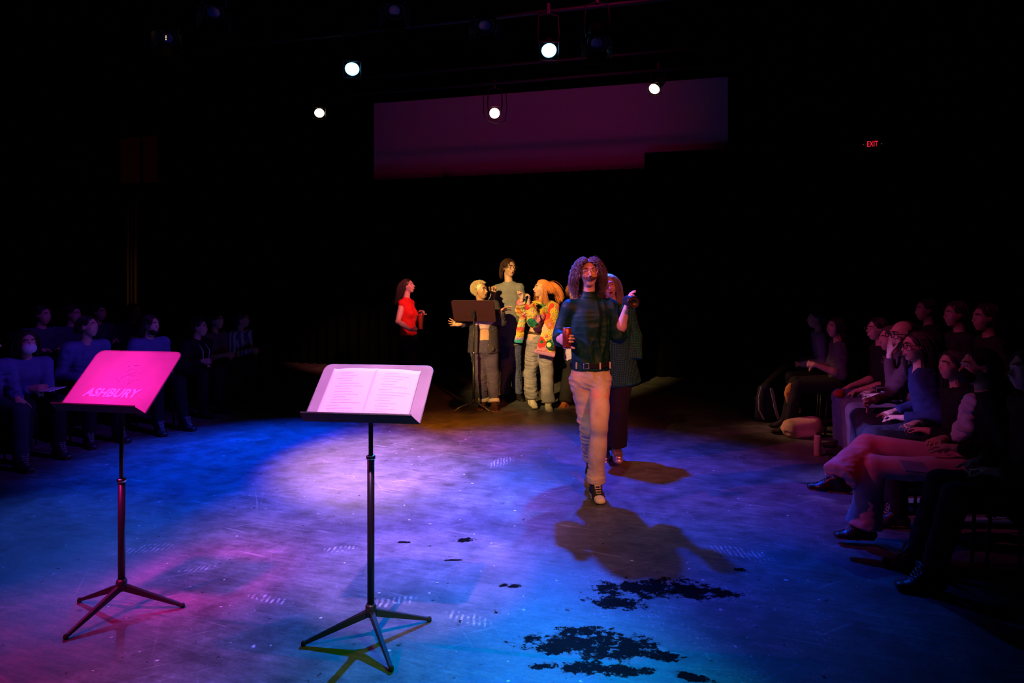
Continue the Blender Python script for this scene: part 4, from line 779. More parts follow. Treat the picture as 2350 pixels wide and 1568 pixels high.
# ------------------------------------------------------------------ the room (turned 16 degrees from the camera)
RY = math.atan2(RR[1], RR[0])
def rp(r, f_, z=0): return RR * (r - 2.4) + RF * f_ + np.array([0, 0, z])
RM = np.stack([RR, RF, [0, 0, 1]], 1)
def struct(name, mb, m, **k): o = mb.build(name, m, **k); o['kind'] = 'structure'; return o
def floor_mat():
    m = mat('painted_stage_floor', (.12, .12, .13), .42, spec=.45); nt = m.node_tree; B = nt.nodes['Principled BSDF']; L = nt.links.new
    geo = nt.nodes.new('ShaderNodeTexCoord').outputs['Object']
    def noise(sc, det=6, rough=.6, mp=None):
        n = nt.nodes.new('ShaderNodeTexNoise'); n.inputs['Scale'].default_value = sc; n.inputs['Detail'].default_value = det; n.inputs['Roughness'].default_value = rough
        if mp is None: L(geo, n.inputs['Vector'])
        else:
            q = nt.nodes.new('ShaderNodeMapping'); q.inputs['Scale'].default_value = mp[0]; q.inputs['Rotation'].default_value = (0, 0, mp[1]); q2 = nt.nodes.new('ShaderNodeMapping'); q2.inputs['Rotation'].default_value = (0, 0, mp[1]); L(geo, q2.inputs[0]); q.inputs['Rotation'].default_value = (0, 0, 0); L(q2.outputs[0], q.inputs[0]); L(q.outputs[0], n.inputs['Vector'])
        return n.outputs['Fac']
    def ramp(x, a, b, va=0., vb=1.):
        r = nt.nodes.new('ShaderNodeMapRange'); r.inputs[1].default_value = a; r.inputs[2].default_value = b; r.inputs[3].default_value = va; r.inputs[4].default_value = vb; L(x, r.inputs[0]); return r.outputs[0]
    def op(o, a, b):
        n = nt.nodes.new('ShaderNodeMath'); n.operation = o
        for i, q in enumerate((a, b)):
            if isinstance(q, (int, float)): n.inputs[i].default_value = q
            elif q is not None: L(q, n.inputs[i])
        return n.outputs[0]
    base = ramp(noise(.9, 8, .65), .3, .7, .06, .165)
    base = op('MULTIPLY', base, ramp(noise(5, 10, .78), .34, .66, .55, 1.45)); base = op('MULTIPLY', base, ramp(noise(1, 6, .7, ((4, 30, 1), .35)), .35, .65, .75, 1.28)); base = op('MULTIPLY', base, ramp(noise(55, 5, .8), .3, .7, .75, 1.25))
    for sc, an, th, am in (((2.0, 26, 1), .45, .66, .10), ((2.2, 30, 1), -.5, .67, .09), ((1.5, 40, 1), 1.2, .69, .07), ((1.2, 60, 1), .1, .70, .08), ((3, 90, 1), 2.2, .72, .10)):
        base = op('ADD', base, op('MULTIPLY', ramp(noise(1.0, 3, .5, (sc, an)), th - .03, th + .05, 0, am * 1.3), ramp(noise(1.4, 4), .42, .58)))
    base = op('ADD', base, op('MULTIPLY', ramp(noise(38, 4, .8), .66, .74, 0, .28), ramp(noise(2.2, 3), .5, .64)))
    base = op('ADD', base, ramp(noise(26, 1, .2), .785, .80, 0, .5))
    xyz = nt.nodes.new('ShaderNodeSeparateXYZ'); L(geo, xyz.inputs[0]); X, Y = xyz.outputs[0], xyz.outputs[1]
    def blob(px, py, rx, ry, an=0.):
        g = G(px, py); dx = op('SUBTRACT', X, float(g[0])); dy = op('SUBTRACT', Y, float(g[1])); ca, sa = math.cos(an), math.sin(an)
        ex = op('DIVIDE', op('ADD', op('MULTIPLY', dx, ca), op('MULTIPLY', dy, sa)), rx); ey = op('DIVIDE', op('SUBTRACT', op('MULTIPLY', dy, ca), op('MULTIPLY', dx, sa)), ry)
        return ramp(op('ADD', op('MULTIPLY', ex, ex), op('MULTIPLY', ey, ey)), 0., 1., 1., 0.)
    # worn-through and spilled black patches
    dk = None
    for b in ((1500, 1350, .50, .17, .1), (1420, 1385, .22, .10, 0), (1610, 1360, .28, .12, -.25), (1360, 1480, .46, .16, -.10), (1330, 1450, .2, .08, .1), (1490, 1500, .24, .07, -.2), (1380, 1535, .30, .07, -.1), (1240, 1530, .10, .03, 0), (1590, 1555, .14, .04, -.5), (1700, 1308, .05, .035, 0), (1170, 1345, .08, .04, 0), (1065, 1240, .12, .05, .2), (1035, 1286, .10, .02, 0), (930, 1245, .08, .03, 0)):
        q = blob(*b); dk = q if dk is None else op('MAXIMUM', dk, q)
    nn = noise(9, 8, .75); dark = ramp(op('ADD', op('MULTIPLY', dk, .25), op('ADD', op('MULTIPLY', nn, .9), op('MULTIPLY', noise(30, 5, .75), .45))), .815, .84)
    # fine white dust, denser towards the right-hand seats
    dz = blob(1720, 1430, 1.15, .75, -.5); base = op('ADD', base, op('MULTIPLY', ramp(noise(48, 5, .8), .55, .63, 0, .34), op('MULTIPLY', dz, ramp(noise(5, 4, .6), .44, .60))))
    # pale chalky shoe prints
    pr = None
    for b in ((620, 1375, .16, .045, -.35), (450, 1305, .13, .05, .3), (1075, 1420, .16, .06, -.5), (905, 1380, .13, .07, .3), (1150, 1060, .10, .22, -.5), (780, 1260, .12, .05, .2), (1700, 1270, .22, .10, -.6), (330, 1260, .22, .08, .3), (560, 1010, .3, .1, .3)):
        q = blob(*b); pr = q if pr is None else op('MAXIMUM', pr, q)
    wv = nt.nodes.new('ShaderNodeTexWave'); wv.inputs['Scale'].default_value = 11; wv.inputs['Distortion'].default_value = 3.5; wv.inputs['Detail'].default_value = 3; L(geo, wv.inputs['Vector'])
    chalk = op('MULTIPLY', op('MULTIPLY', ramp(wv.outputs['Fac'], .5, .75), ramp(pr, .05, .6)), ramp(noise(22, 4), .42, .58))
    base = op('ADD', base, op('MULTIPLY', chalk, .30))
    base = op('MULTIPLY', base, op('SUBTRACT', 1.0, op('MULTIPLY', dark, .97)))
    cc = nt.nodes.new('ShaderNodeCombineColor'); L(base, cc.inputs[0]); L(base, cc.inputs[1]); L(op('MULTIPLY', base, 1.04), cc.inputs[2]); L(cc.outputs[0], B.inputs['Base Color'])
    L(op('ADD', ramp(noise(5, 6), .3, .7, .36, .52), op('MULTIPLY', dark, -.02)), B.inputs['Roughness']); L(op('SUBTRACT', .45, op('MULTIPLY', dark, .44)), B.inputs['Specular IOR Level'])
    bp = nt.nodes.new('ShaderNodeBump'); bp.inputs['Strength'].default_value = .35; bp.inputs['Distance'].default_value = .01; L(op('ADD', nn, op('MULTIPLY', dark, .5)), bp.inputs['Height']); L(bp.outputs[0], B.inputs['Normal'])
    return m
struct('floor', MB().box(rp(0, 4.5, -.1), (9.2, 9.8, .1), RM), floor_mat())
wallm = mat('black_wall_paint', (.006, .006, .007), .8, spec=.1)
struct('ceiling', MB().box(rp(0, 4.5, 6.1), (9.2, 9.8, .1), RM), wallm)
BF = 12.3
struct('wall_back', MB().box(rp(0, BF + 1.0, 3), (9.2, .1, 3.1), RM), wallm); struct('wall_front', MB().box(rp(0, -5.2, 3), (9.2, .1, 3.1), RM), wallm)
struct('wall_left', MB().box(rp(-8.9, 4.5, 3), (.1, 9.8, 3.1), RM), wallm); struct('wall_right', MB().box(rp(8.9, 4.5, 3), (.1, 9.8, 3.1), RM), wallm)
drape = mat('black_velour', (.004, .004, .005), .95, spec=.02)
def curtain(name, p0, p1, z0, z1, label, m, amp=.05, wl=.22, seed=0, th=.02):
    p0 = np.asarray(p0, float); p1 = np.asarray(p1, float); L = np.linalg.norm((p1 - p0)[:2]); n = int(L / wl * 8); d = nrm(p1 - p0); nn = np.array([-d[1], d[0], 0]); v = []; f = []
    g = np.random.default_rng(seed)
    ph = 0
    for i in range(n + 1):
        ph += 2 * PI / 8 * (.7 + .6 * g.random()); q = p0 + d * L * i / n
        for z, k in ((z0, 1.1), (z1, .8)): v.append(q + nn * amp * k * math.sin(ph) + [0, 0, z])
    for i in range(n): f.append((2 * i, 2 * i + 2, 2 * i + 3, 2 * i + 1))
    c = lerp(p0, p1, .5) ; c[2] = 0; o = link(name, np.array(v) - c, f, m, None, True, c); s = o.modifiers.new('t', 'SOLIDIFY'); s.thickness = th
    return tag(o, label, 'curtain')
curtain('stage_curtain', rp(-7.6, BF - .35), rp(7.6, BF - .35), .01, 3.52, 'black velour curtain across the back of the stage below the projection screen', drape)
curtain('stage_curtain', rp(-7.7, BF - .2), rp(-4.35, BF - .2), 3.2, 5.9, 'black masking curtain left of the projection screen', drape, seed=2)
# projection screen
scm = mat('projection_screen', (.62, .60, .62), .8, spec=.1)
s0 = W(858, 415, 12.9)
scr = empty('projection_screen', rp(-.72, BF + .35, 0), RY, 'wide pale projection screen high on the back wall, dimly lit magenta', 'screen')
MB().box((0, 0, 4.375), (3.38, .012, .775)).build('screen_surface', scm, scr)
MB().tube([(-3.38, 0, 3.6), (3.38, 0, 3.6)], .025, 10).build('bottom_bar', hous, scr, True)
# black flats that notch the screen's lower corners
for (r, w_, z, lb) in ((3.02, 1.75, 3.84, 'black flat covering the lower right corner of the projection screen'), (-5.0, .97, 3.74, 'black flat beside the lower left corner of the projection screen')):
    o = MB().box((0, 0, z / 2), (w_, .03, z / 2)).build('scenery_flat', wallm, None); o.location = tuple(rp(r, BF + .0)); o.rotation_euler = (0, 0, RY); tag(o, lb, 'flat')
# brown tubes stand in for amber-lit curtain folds, warm window upper left
fo = [W(293, 690, 11.2), W(301, 690, 11.2), W(311, 690, 11.2)]
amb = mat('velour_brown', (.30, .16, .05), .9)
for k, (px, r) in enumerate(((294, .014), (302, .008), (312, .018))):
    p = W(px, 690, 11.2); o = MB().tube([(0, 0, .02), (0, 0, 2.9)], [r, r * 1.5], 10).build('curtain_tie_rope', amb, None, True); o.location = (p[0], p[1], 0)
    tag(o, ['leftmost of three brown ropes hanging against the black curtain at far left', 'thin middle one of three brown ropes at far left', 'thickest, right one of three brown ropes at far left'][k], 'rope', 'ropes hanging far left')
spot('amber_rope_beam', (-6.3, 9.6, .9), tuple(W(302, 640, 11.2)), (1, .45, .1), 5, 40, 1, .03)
c = W(322, 368, 12.2); wn = empty('control_booth_window', (c[0], c[1], 0), RY, 'dim red-brown booth window high on the far left', 'window')
MB().box((0, 0, c[2]), (.42, .02, .40)).build('pane', mat('booth_glow', (.02, .005, .004), .5, emit=(.030, .003, .001), estr=.08), wn)
fr = MB()
for q, h in (((-.44, 0, c[2]), (.03, .04, .45)), ((.44, 0, c[2]), (.03, .04, .45)), ((0, 0, c[2] + .43), (.47, .04, .03)), ((0, 0, c[2] - .43), (.47, .04, .03)), ((.06, -.02, c[2] - .02), (.02, .03, .4))): fr.box(q, h)
fr.build('window_frame', wallm, wn)
# exit sign
e = W(2002, 331, 10.6); ex = empty('exit_sign', (e[0], e[1], e[2]), RY - .0, 'small illuminated red EXIT sign high on the right', 'exit sign')
MB().box((0, .03, 0), (.27, .03, .10)).build('housing', mat('sign_black', (.01, .01, .01), .4), ex, bevel=.006)
fc = bpy.data.curves.new('exit_letters', 'FONT'); fc.body = 'EXIT'; fc.size = .118; fc.align_x = 'CENTER'; fc.align_y = 'CENTER'; fc.extrude = .002; fc.space_character = 1.0
to = bpy.data.objects.new('x', fc); COL.objects.link(to); bpy.context.view_layer.update(); me = bpy.data.meshes.new_from_object(to.evaluated_get(bpy.context.evaluated_depsgraph_get())); bpy.data.objects.remove(to)
lt = bpy.data.objects.new('letters', me); COL.objects.link(lt); me.materials.clear(); me.materials.append(mat('exit_red', (.1, 0, 0), .4, emit=(1.0, .015, .05), estr=1.1)); lt.parent = ex; lt.matrix_local = Matrix.Translation((0, -.004, 0)) @ Matrix.Rotation(PI / 2, 4, 'X') @ Matrix.Diagonal((.62, 1, 1, 1))
for sx in (-1, 1): MB().lathe([(0, 0), (.006, .001), (.006, .004), (0, .005)], (sx * .125, 0, 0), (0, -1, 0), 8).build('indicator_dot', mat('dot_pink', (.05, .01, .02), .4, emit=(.8, .15, .25), estr=.35), ex)
curtain('stage_curtain', rp(-7.9, -2), rp(-7.7, BF - .6), .01, 5.6, 'black velour side curtain behind the left-hand audience', drape, seed=5)
curtain('stage_curtain', rp(7.9, -2), rp(7.8, BF - .6), .01, 5.6, 'black velour side curtain behind the right-hand audience', drape, seed=6)
# ------------------------------------------------------------------ the seated audience
def seated(label, px, py, d, f, look, lean=.10, arms='lap', legs_='flat', tuck=.02, top=None, trs=None, shoe=None, hair_=None, sk=None, z0=0.0, vox=.013, girth=1.0, hs=.98, look_up=0, seed=0., kx=.11, hh=(None, None), dpt=None, chair=True, group=None, clasp=None, **kw):
    f = nrm([f[0], f[1], 0]); r = np.array([-f[1], f[0], 0]) * -1   # r: viewer-independent right-hand side
    H = W(px, py, d); P = np.array([H[0], H[1], 0]) - f * lean + np.array([0, 0, .545 + z0]); N = H - np.array([0, 0, .155]) - f * .035
    Cc = lerp(P, N, .60) - f * .015; S = [N - np.array([0, 0, .055]) + r * .165 * q for q in (-1, 1)]
    hip = [P + r * .085 * q + f * .03 - np.array([0, 0, .02]) for q in (-1, 1)]; K = [P + r * (kx + .02) * q + f * .43 + np.array([0, 0, -.03]) for q in (-1, 1)]
    A = [np.array([k[0], k[1], z0 + .095]) - f * tuck + r * .01 * q for k, q in zip(K, (-1, 1))]; fd = [nrm(f + r * .15 * q) for q in (-1, 1)]
    if legs_ == 'out': A = [a + f * .22 for a in A]
    if legs_ == 'crossed':
        K[1] = P + f * .44 + r * .02 + np.array([0, 0, .10]); A[1] = K[1] + f * .28 + np.array([0, 0, -.26]) - r * .10; fd[1] = nrm(f * .8 + np.array([0, 0, -.45])); K[0] = K[0] + r * .03
    if dpt: K, A = dpt(P, f, r, K, A)
    c = P + f * .30 + np.array([0, 0, .13]); hands = [dict(d=nrm(f * .6 - r * .7 * q), n=np.array([0, 0, -1.]), curl=.35, thumb=-q) for q in (-1, 1)]
    if arms == 'lap': Wr = [P + f * .24 + r * .12 * q + np.array([0, 0, .11]) for q in (-1, 1)]
    elif arms == 'knees': Wr = [K[i] - f * .10 + r * .02 * q + np.array([0, 0, .10]) for i, q in enumerate((-1, 1))]; hands = [dict(d=nrm(f + [0, 0, -.5]), n=nrm(np.array([0, 0, -1.]) - f * .5), curl=.4, thumb=-q) for q in (-1, 1)]
    elif arms in ('clasp', 'face'):
        c = P + f * (.42 if clasp is None else 0) + np.array([0, 0, .12]) if clasp is None else np.asarray(clasp, float)
        Wr = [c - f * .07 + r * .055 * q for q in (-1, 1)]; hands = [dict(d=nrm(f * .7 - r * .55 * q), n=nrm(-r * q - f * .2 + [0, 0, -.2]), curl=.85, thumb=1 * -q, thumb_curl=.8) for q in (-1, 1)]
        if arms == 'face': i = 0; q = -1; Wr[i] = H + f * .10 - np.array([0, 0, .16]) + r * .05 * q; hands[i] = dict(d=nrm([0, 0, 1.] - f * .05 - r * .3 * q), n=nrm(-f - r * .3 * q), curl=.12, thumb=q)
    E = []
    for i, q in enumerate((-1, 1)):
        m = lerp(S[i], Wr[i], .5); L = .56; dd = np.linalg.norm(Wr[i] - S[i]); off = math.sqrt(max((L / 2) ** 2 - (dd / 2) ** 2, .0004)); v = nrm(np.array([0, 0, -1.]) - f * .5 + r * .35 * q)
        v = nrm(v - nrm(Wr[i] - S[i]) * np.dot(v, nrm(Wr[i] - S[i]))); E.append(m + v * off)
    J = dict(P=P, C=Cc, N=N, H=H, fwd=f, hf=nrm([look[0], look[1], look_up]), S=S, E=E, W=Wr, hip=hip, K=K, A=A, fd=fd)
    J = dict(J); # order so that index 0 -> 1 runs along the person's X axis
    hd = [hands[i] for i in (0, 1)]
    root, hp, M, base = person(label, J, sk or SKIN('fair', (.62, .36, .26)), vox=vox, lod=kw.pop('lod', 1), hs=hs, girth=girth, seed=seed, hands=tuple(hd), group=group,
        top=top, legs=trs, shoes=shoe or dict(m=MATS['canvas_black']), hairdo=hair_, **kw)
    if chair:
        global chair0
        ang = math.atan2(f[1], f[0]) - PI / 2
        place_chair(P - f * .03, ang, z0, 'black chair under the ' + chair_label(label))
    return J, root, hp, M, base
def chair_label(l):
    l = ' '.join(l.split()[:11]); return l
def make_chair():
    t = empty('audience_chair', (0, 0, 0)); cf = mat('chair_fabric', (.010, .010, .012), .9, spec=.1); cs = mat('chair_steel', (.02, .02, .022), .4)
    MB().box((0, .0, .425), (.215, .215, .022)).build('seat', cf, t, bevel=.015, seg=3)
    b = MB().box((0, -.245, .70), (.205, .018, .15), np.array(Matrix.Rotation(.12, 3, 'X'))).build('backrest', cf, t, bevel=.015, seg=3)
    for sx in (-1, 1):
        MB().tube([(sx * .20, .19, .41), (sx * .21, .21, .012)], .011, 8).build('leg', cs, t, True)
        MB().tube([(sx * .20, -.19, .41), (sx * .215, -.24, .012)], .011, 8).build('leg', cs, t, True)
        MB().tube([(sx * .20, -.20, .40), (sx * .195, -.262, .80)], .011, 8).build('back_post', cs, t, True)
    return t
chair0 = make_chair(); used = False
def place_chair(p, ang, z, label):
    global used
    if not used: r_ = chair0; used = True
    else:
        r_ = chair0.copy(); COL.objects.link(r_)
        for ch in list(chair0.children): c_ = ch.copy(); COL.objects.link(c_); c_.parent = r_
    r_.location = (p[0], p[1], z); r_.rotation_euler = (0, 0, ang); tag(r_, label, 'chair', 'audience chairs')
FR = (-.961, .276); fair = SKIN('fair', (.62, .36, .26)); brn = SKIN('brown', (.56, .30, .17))
blk = cloth('black', (.010, .010, .012)); jns = denim('mid_blue', (.10, .15, .30)); dj = denim('dark_blue', (.030, .035, .065)); sage = cloth('blue_cotton', (.10, .14, .34))
hd_dark = mat('hair_black_brown', (.030, .012, .014), .4, spec=.5); hd_br = MATS['hair_brown_curly']; boot = mat('boot_leather', (.035, .020, .022), .35, spec=.6); gum = mat('boot_gum_sole', (.35, .16, .11), .6); grl = mat('lace_grey', (.35, .35, .38), .7)
T_ = lambda m, **k: dict(dict(m=m, wr=.007, freq=16), **k)
bts = dict(m=boot, sole=gum, laces=grl, high=.04, w=1.08)
plaid = mat('plaid_shirt', (.05, .03, .04), .9); nt = plaid.node_tree
tc = nt.nodes.new('ShaderNodeTexCoord'); w1 = nt.nodes.new('ShaderNodeTexWave'); w2 = nt.nodes.new('ShaderNodeTexWave'); w1.inputs['Scale'].default_value = 7; w2.inputs['Scale'].default_value = 7; w2.bands_direction = 'Z'; w1.bands_direction = 'Y'
mxp = nt.nodes.new('ShaderNodeMath'); mxp.operation = 'MAXIMUM'
for w_, i in ((w1, 0), (w2, 1)): nt.links.new(tc.outputs['Object'], w_.inputs['Vector']); nt.links.new(w_.outputs['Fac'], mxp.inputs[i])
rr_ = nt.nodes.new('ShaderNodeValToRGB'); rr_.color_ramp.elements[0].position = .93; rr_.color_ramp.elements[0].color = (.012, .010, .014, 1); rr_.color_ramp.elements[1].position = .97; rr_.color_ramp.elements[1].color = (.30, .20, .26, 1); nt.links.new(mxp.outputs[0], rr_.inputs[0]); nt.links.new(rr_.outputs[0], nt.nodes['Principled BSDF'].inputs['Base Color'])
# ---- right-hand front row, from the far end to the near end
seated('seated short-haired person in a grey shirt, farthest right-hand seat', 1873, 732, 8.1, FR, (-1, .15), arms='clasp', lean=.16, top=T_(cloth('grey_lilac', (.22, .18, .30))), trs=dict(m=blk), hair_=dict(m=hd_dark, style='short', seed=31), legs_='crossed', seed=11, hs=.95)
seated('seated person in washed black, second from the far end of the right front row', 1917, 752, 7.45, FR, (-1, -.35), arms='clasp', lean=.05, clasp=W(1852, 835, 7.35), top=T_(cloth('washed_black', (.09, .08, .12)), sleeve=1.25, cuff=1.25), trs=dict(m=blk), hair_=dict(m=hd_dark, style='bob', seed=32), tuck=-.1, seed=12, hs=.93)
_, r_, hp, M, b = seated('seated person in thin glasses and blue jeans leaning forward, right front row', 2014, 756, 6.6, FR, (-1, -.05), arms='knees', lean=.12, top=T_(blk, sleeve=1.2), trs=dict(m=jns, hem=1.3), hair_=dict(m=hd_dark, style='short', seed=33), seed=13, hs=.95, nose=1.6); glasses(hp, M, .95, r_, b, MATS['wire_gold'])
seated('seated person in a dark plaid shirt with hands on the knees, right front row', 2043, 778, 6.1, FR, (-1, -.1), arms='lap', lean=.12, top=T_(plaid), trs=dict(m=denim('rust', (.12, .06, .08)), hem=1.2), hair_=dict(m=hd_br, style='short', seed=34), seed=14, hs=.95)
_, r_, hp, M, b = seated('balding seated person with black glasses resting a hand on the face', 2070, 770, 5.6, FR, (-1, -.1), arms='face', lean=.14, top=T_(cloth('maroon_dark', (.07, .02, .03))), trs=dict(m=dj, hem=1.4), shoe=bts, hair_=dict(m=hd_dark, style='thin', seed=35), seed=15, hs=1.0, lod=0); glasses(hp, M, 1.0, r_, b, mat('plastic_black', (.01, .01, .01), .3), t=.003)
_, r_, hp, M, b = seated('seated woman with long dark hair, black glasses and dark blue jacket', 2102, 796, 5.15, FR, (-1, -.05), arms='lap', lean=.12, top=T_(cloth('navy', (.015, .02, .09))), trs=dict(m=dj, hem=1.4), shoe=bts, hair_=dict(m=hd_dark, style='long', seed=36), seed=16, hs=.98, lod=0); glasses(hp, M, .98, r_, b, MATS['plastic_black'], t=.003)
seated('dark-haired seated person in black just beyond the black-masked person', 2186, 838, 4.72, FR, (-1, -.1), arms='lap', lean=.05, top=T_(blk), trs=dict(m=blk), shoe=bts, hair_=dict(m=hd_dark, style='long', seed=37), seed=17, hs=.9)
pink = cloth('corduroy_pink', (.80, .42, .48))
def gl(P, f, r, K, A):
    K = [W(2003, 1072, 4.36), W(1990, 1022, 4.50)]; A = [W(1984, 1205, 4.38), W(1925, 1098, 4.34)]; return K, A
J, r_, hp, M, b = seated('seated person in black face mask and pink flared trousers, legs crossed', 2245, 842, 4.25, FR, (-1, .06), arms='lap', lean=.08, dpt=gl, top=T_(blk), trs=dict(m=pink, hem=1.85, knee=.95, thigh=.82, stop=.98, wr=.006), shoe=dict(m=boot, sole=gum, laces=grl, w=1.1), hair_=dict(m=hd_dark, style='short', seed=38), seed=18, hs=1.0, vox=.009, lod=0)
organic('face_mask', [ell(hp(0, .072, -.055), (.062, .050, .050), M)], .006, mat('mask_black', (.012, .012, .014), .8), r_, b)
MB().tube([hp(-.055, .06, -.02) - b, hp(-.080, .02, -.01) - b, hp(-.086, -.012, .02) - b], .002, 5).build('mask_strap', MATS['mask_black'], r_, True)
P, N = np.asarray(J['P']), np.asarray(J['N']); f3 = nrm([FR[0], FR[1], 0])
organic('shirt_front', [cone(N + f3 * .06 - [0, 0, .05], lerp(P, N, .5) + f3 * .14, .060, .062, .03, (0, 1, 0), .045, .035), cone(lerp(P, N, .5) + f3 * .14, P + f3 * .18 + [0, 0, .15], .062, .045, .03, (0, 1, 0), .045, .03)], .009, cloth('lavender_white', (.70, .62, .78)), r_, b, .014, 18, 3)
seated('dark figure in a brown jacket at the right edge, nearest seat', 2362, 850, 3.72, FR, (-1, .1), arms='lap', lean=.05, top=T_(cloth('brown_jacket', (.035, .014, .010)), t=.022), trs=dict(m=blk), shoe=bts, hair_=dict(m=hd_dark, style='short', seed=39), seed=19, tuck=-.12)
# ---- left-hand front row, from the near end to the far end
FL = (.82, -.57)
seated('seated person in a blue sweater cut off by the left edge', -28, 790, 6.1, FL, (1, .1), arms='knees', lean=.12, top=T_(sage), trs=dict(m=dj), shoe=bts, hair_=dict(m=hd_dark, style='short', seed=41), seed=21)
J, r_, hp, M, b = seated('seated person in white face mask and blue sweater holding a paper', 62, 786, 6.55, FL, (.75, -.65), arms='clasp', lean=.10, top=T_(sage), trs=dict(m=blk), shoe=bts, hair_=dict(m=hd_dark, style='bob', seed=42), seed=22, hs=.95)
organic('face_mask', [ell(hp(0, .070, -.055), (.062, .052, .052), M)], .007, mat('mask_white', (.75, .75, .78), .8), r_, b)
cl = J['W'][0] + (J['W'][1] - J['W'][0]) * .5
pp = MB().box((0, 0, 0), (.105, .075, .003)).build('programme_sheet', mat('paper', (.93, .90, .92), .7), None); pp.location = tuple(cl + np.array([.13, -.02, -.015])); pp.rotation_euler = (.15, -.1, -.5); tag(pp, 'white sheet of paper held by the masked person in the left front row', 'paper')
seated('seated person in blue shirt and laced boots behind the pink stand', 202, 750, 7.2, FL, (.9, -.1), arms='lap', lean=.08, top=T_(sage), trs=dict(m=blk), shoe=bts, hair_=dict(m=hd_dark, style='short', seed=43), seed=23, look_up=.1)
J, r_, hp, M, b = seated('bearded seated person in a blue t-shirt, right of the blue button shirt', 346, 746, 7.8, FL, (.85, -.3), arms='lap', lean=.08, top=T_(sage, sleeve=.8), trs=dict(m=blk), shoe=bts, hair_=dict(m=hd_dark, style='bob', seed=44, length=.13), seed=24, tuck=-.08)
organic('beard', [ell(hp(0, .045, -.075), (.055, .050, .042), M), ell(hp(0, .095, -.055), (.03, .02, .02), M, .01, -1)], .007, mat('beard_hair', (.02, .010, .008), .7), r_, b)
J, r_, hp, M, b = seated('seated person in a black hoodie with white drawstrings, elbows on knees', 458, 752, 8.5, (.95, -.3), (1, -.15), arms='clasp', lean=.26, top=T_(blk, neck='hood'), trs=dict(m=blk), hair_=dict(m=hd_dark, style='crop', seed=45, n=300), seed=25, hs=.95, tuck=0)
for q in (-1, 1):
    N = J['N']; f3 = nrm([.95, -.3, 0]); rr3 = np.array([.3, .95, 0]); MB().tube([N + f3 * .075 + rr3 * .05 * q - [0, 0, .05] - b, N + f3 * .135 + rr3 * .055 * q - [0, 0, .12] - b, N + f3 * .13 + rr3 * .045 * q - [0, 0, .24] - b], .0045, 5).build('drawstring', mat('cord_white', (.75, .75, .8), .8), r_, True)
seated('seated person in a mauve top behind the black hoodie, left front row', 497, 737, 9.2, (.95, -.3), (1, -.2), arms='clasp', lean=.16, top=T_(cloth('mauve', (.20, .09, .16)), sleeve=1.2), trs=dict(m=blk), hair_=dict(m=hd_dark, style='short', seed=46), seed=26, hs=.95)
stp = mat('striped_shirt', (.5, .5, .6), .85); nt = stp.node_tree; tc = nt.nodes.new('ShaderNodeTexCoord'); w1 = nt.nodes.new('ShaderNodeTexWave'); w1.inputs['Scale'].default_value = 6.5; w1.inputs['Distortion'].default_value = 1.5; nt.links.new(tc.outputs['Object'], w1.inputs['Vector']); r1 = nt.nodes.new('ShaderNodeValToRGB'); r1.color_ramp.interpolation = 'CONSTANT'; r1.color_ramp.elements[0].color = (.06, .10, .38, 1); r1.color_ramp.elements[1].position = .5; r1.color_ramp.elements[1].color = (.60, .62, .72, 1); nt.links.new(w1.outputs['Fac'], r1.inputs[0]); nt.links.new(r1.outputs[0], nt.nodes['Principled BSDF'].inputs['Base Color'])
seated('seated person in a blue and white striped shirt, far end of the left front row', 556, 735, 9.75, (.95, -.3), (1, -.1), arms='clasp', lean=.16, top=T_(stp), trs=dict(m=blk), hair_=dict(m=hd_dark, style='short', seed=47), seed=27, hs=.95)
# ---- second rows on low risers
def riser(a, b, w_, h, label):
    a = np.array(a, float); b = np.array(b, float); d = nrm(b - a); n_ = np.array([-d[1], d[0], 0]); Mx = np.stack([d, n_, [0, 0, 1]], 1)
    o = MB().box((0, 0, h / 2), (np.linalg.norm(b - a) / 2, w_ / 2, h / 2)).build('seating_riser', wallm, None, bevel=.01); c_ = (a + b) / 2; o.location = (c_[0], c_[1], 0); o.rotation_euler = (0, 0, math.atan2(d[1], d[0])); tag(o, label, 'riser')
riser((4.28, 4.2, 0), (4.85, 8.2, 0), 1.5, .20, 'low black riser carrying the dim second row on the right')
riser((-5.65, 6.8, 0), (-5.1, 10.6, 0), 1.2, .20, 'low black riser carrying the dim second row on the left')
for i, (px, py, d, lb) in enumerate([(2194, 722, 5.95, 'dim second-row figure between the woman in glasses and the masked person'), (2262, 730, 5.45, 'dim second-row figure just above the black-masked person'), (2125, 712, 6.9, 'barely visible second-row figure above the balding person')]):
    seated(lb, px, py, d, FR, (-1, 0), lean=.06, top=T_(blk), sk=SKIN('shade', (.30, .17, .13)), trs=dict(m=blk), hair_=dict(m=hd_dark, style='short', seed=50 + i, n=200), z0=.20, seed=30 + i, vox=.018)  # skin colour darkened to stand in for the dimness of this row
for i, (px, py, d, lb) in enumerate([(98, 724, 8.1, 'dim figure in the left second row, nearest the left edge'), (168, 722, 8.6, 'dim figure in the left second row, behind the blue button shirt'), (227, 718, 9.15, 'dim figure in the left second row, third from the left edge'), (307, 716, 9.7, 'dim figure in the left second row below the hanging brown ropes')]):
    seated(lb, px, py, d, (.85, -.5), (1, -.3), lean=.06, top=T_(cloth('slate', (.05, .05, .10))), trs=dict(m=blk), hair_=dict(m=hd_dark, style='short', seed=60 + i, n=200), z0=.20, seed=40 + i, vox=.018)
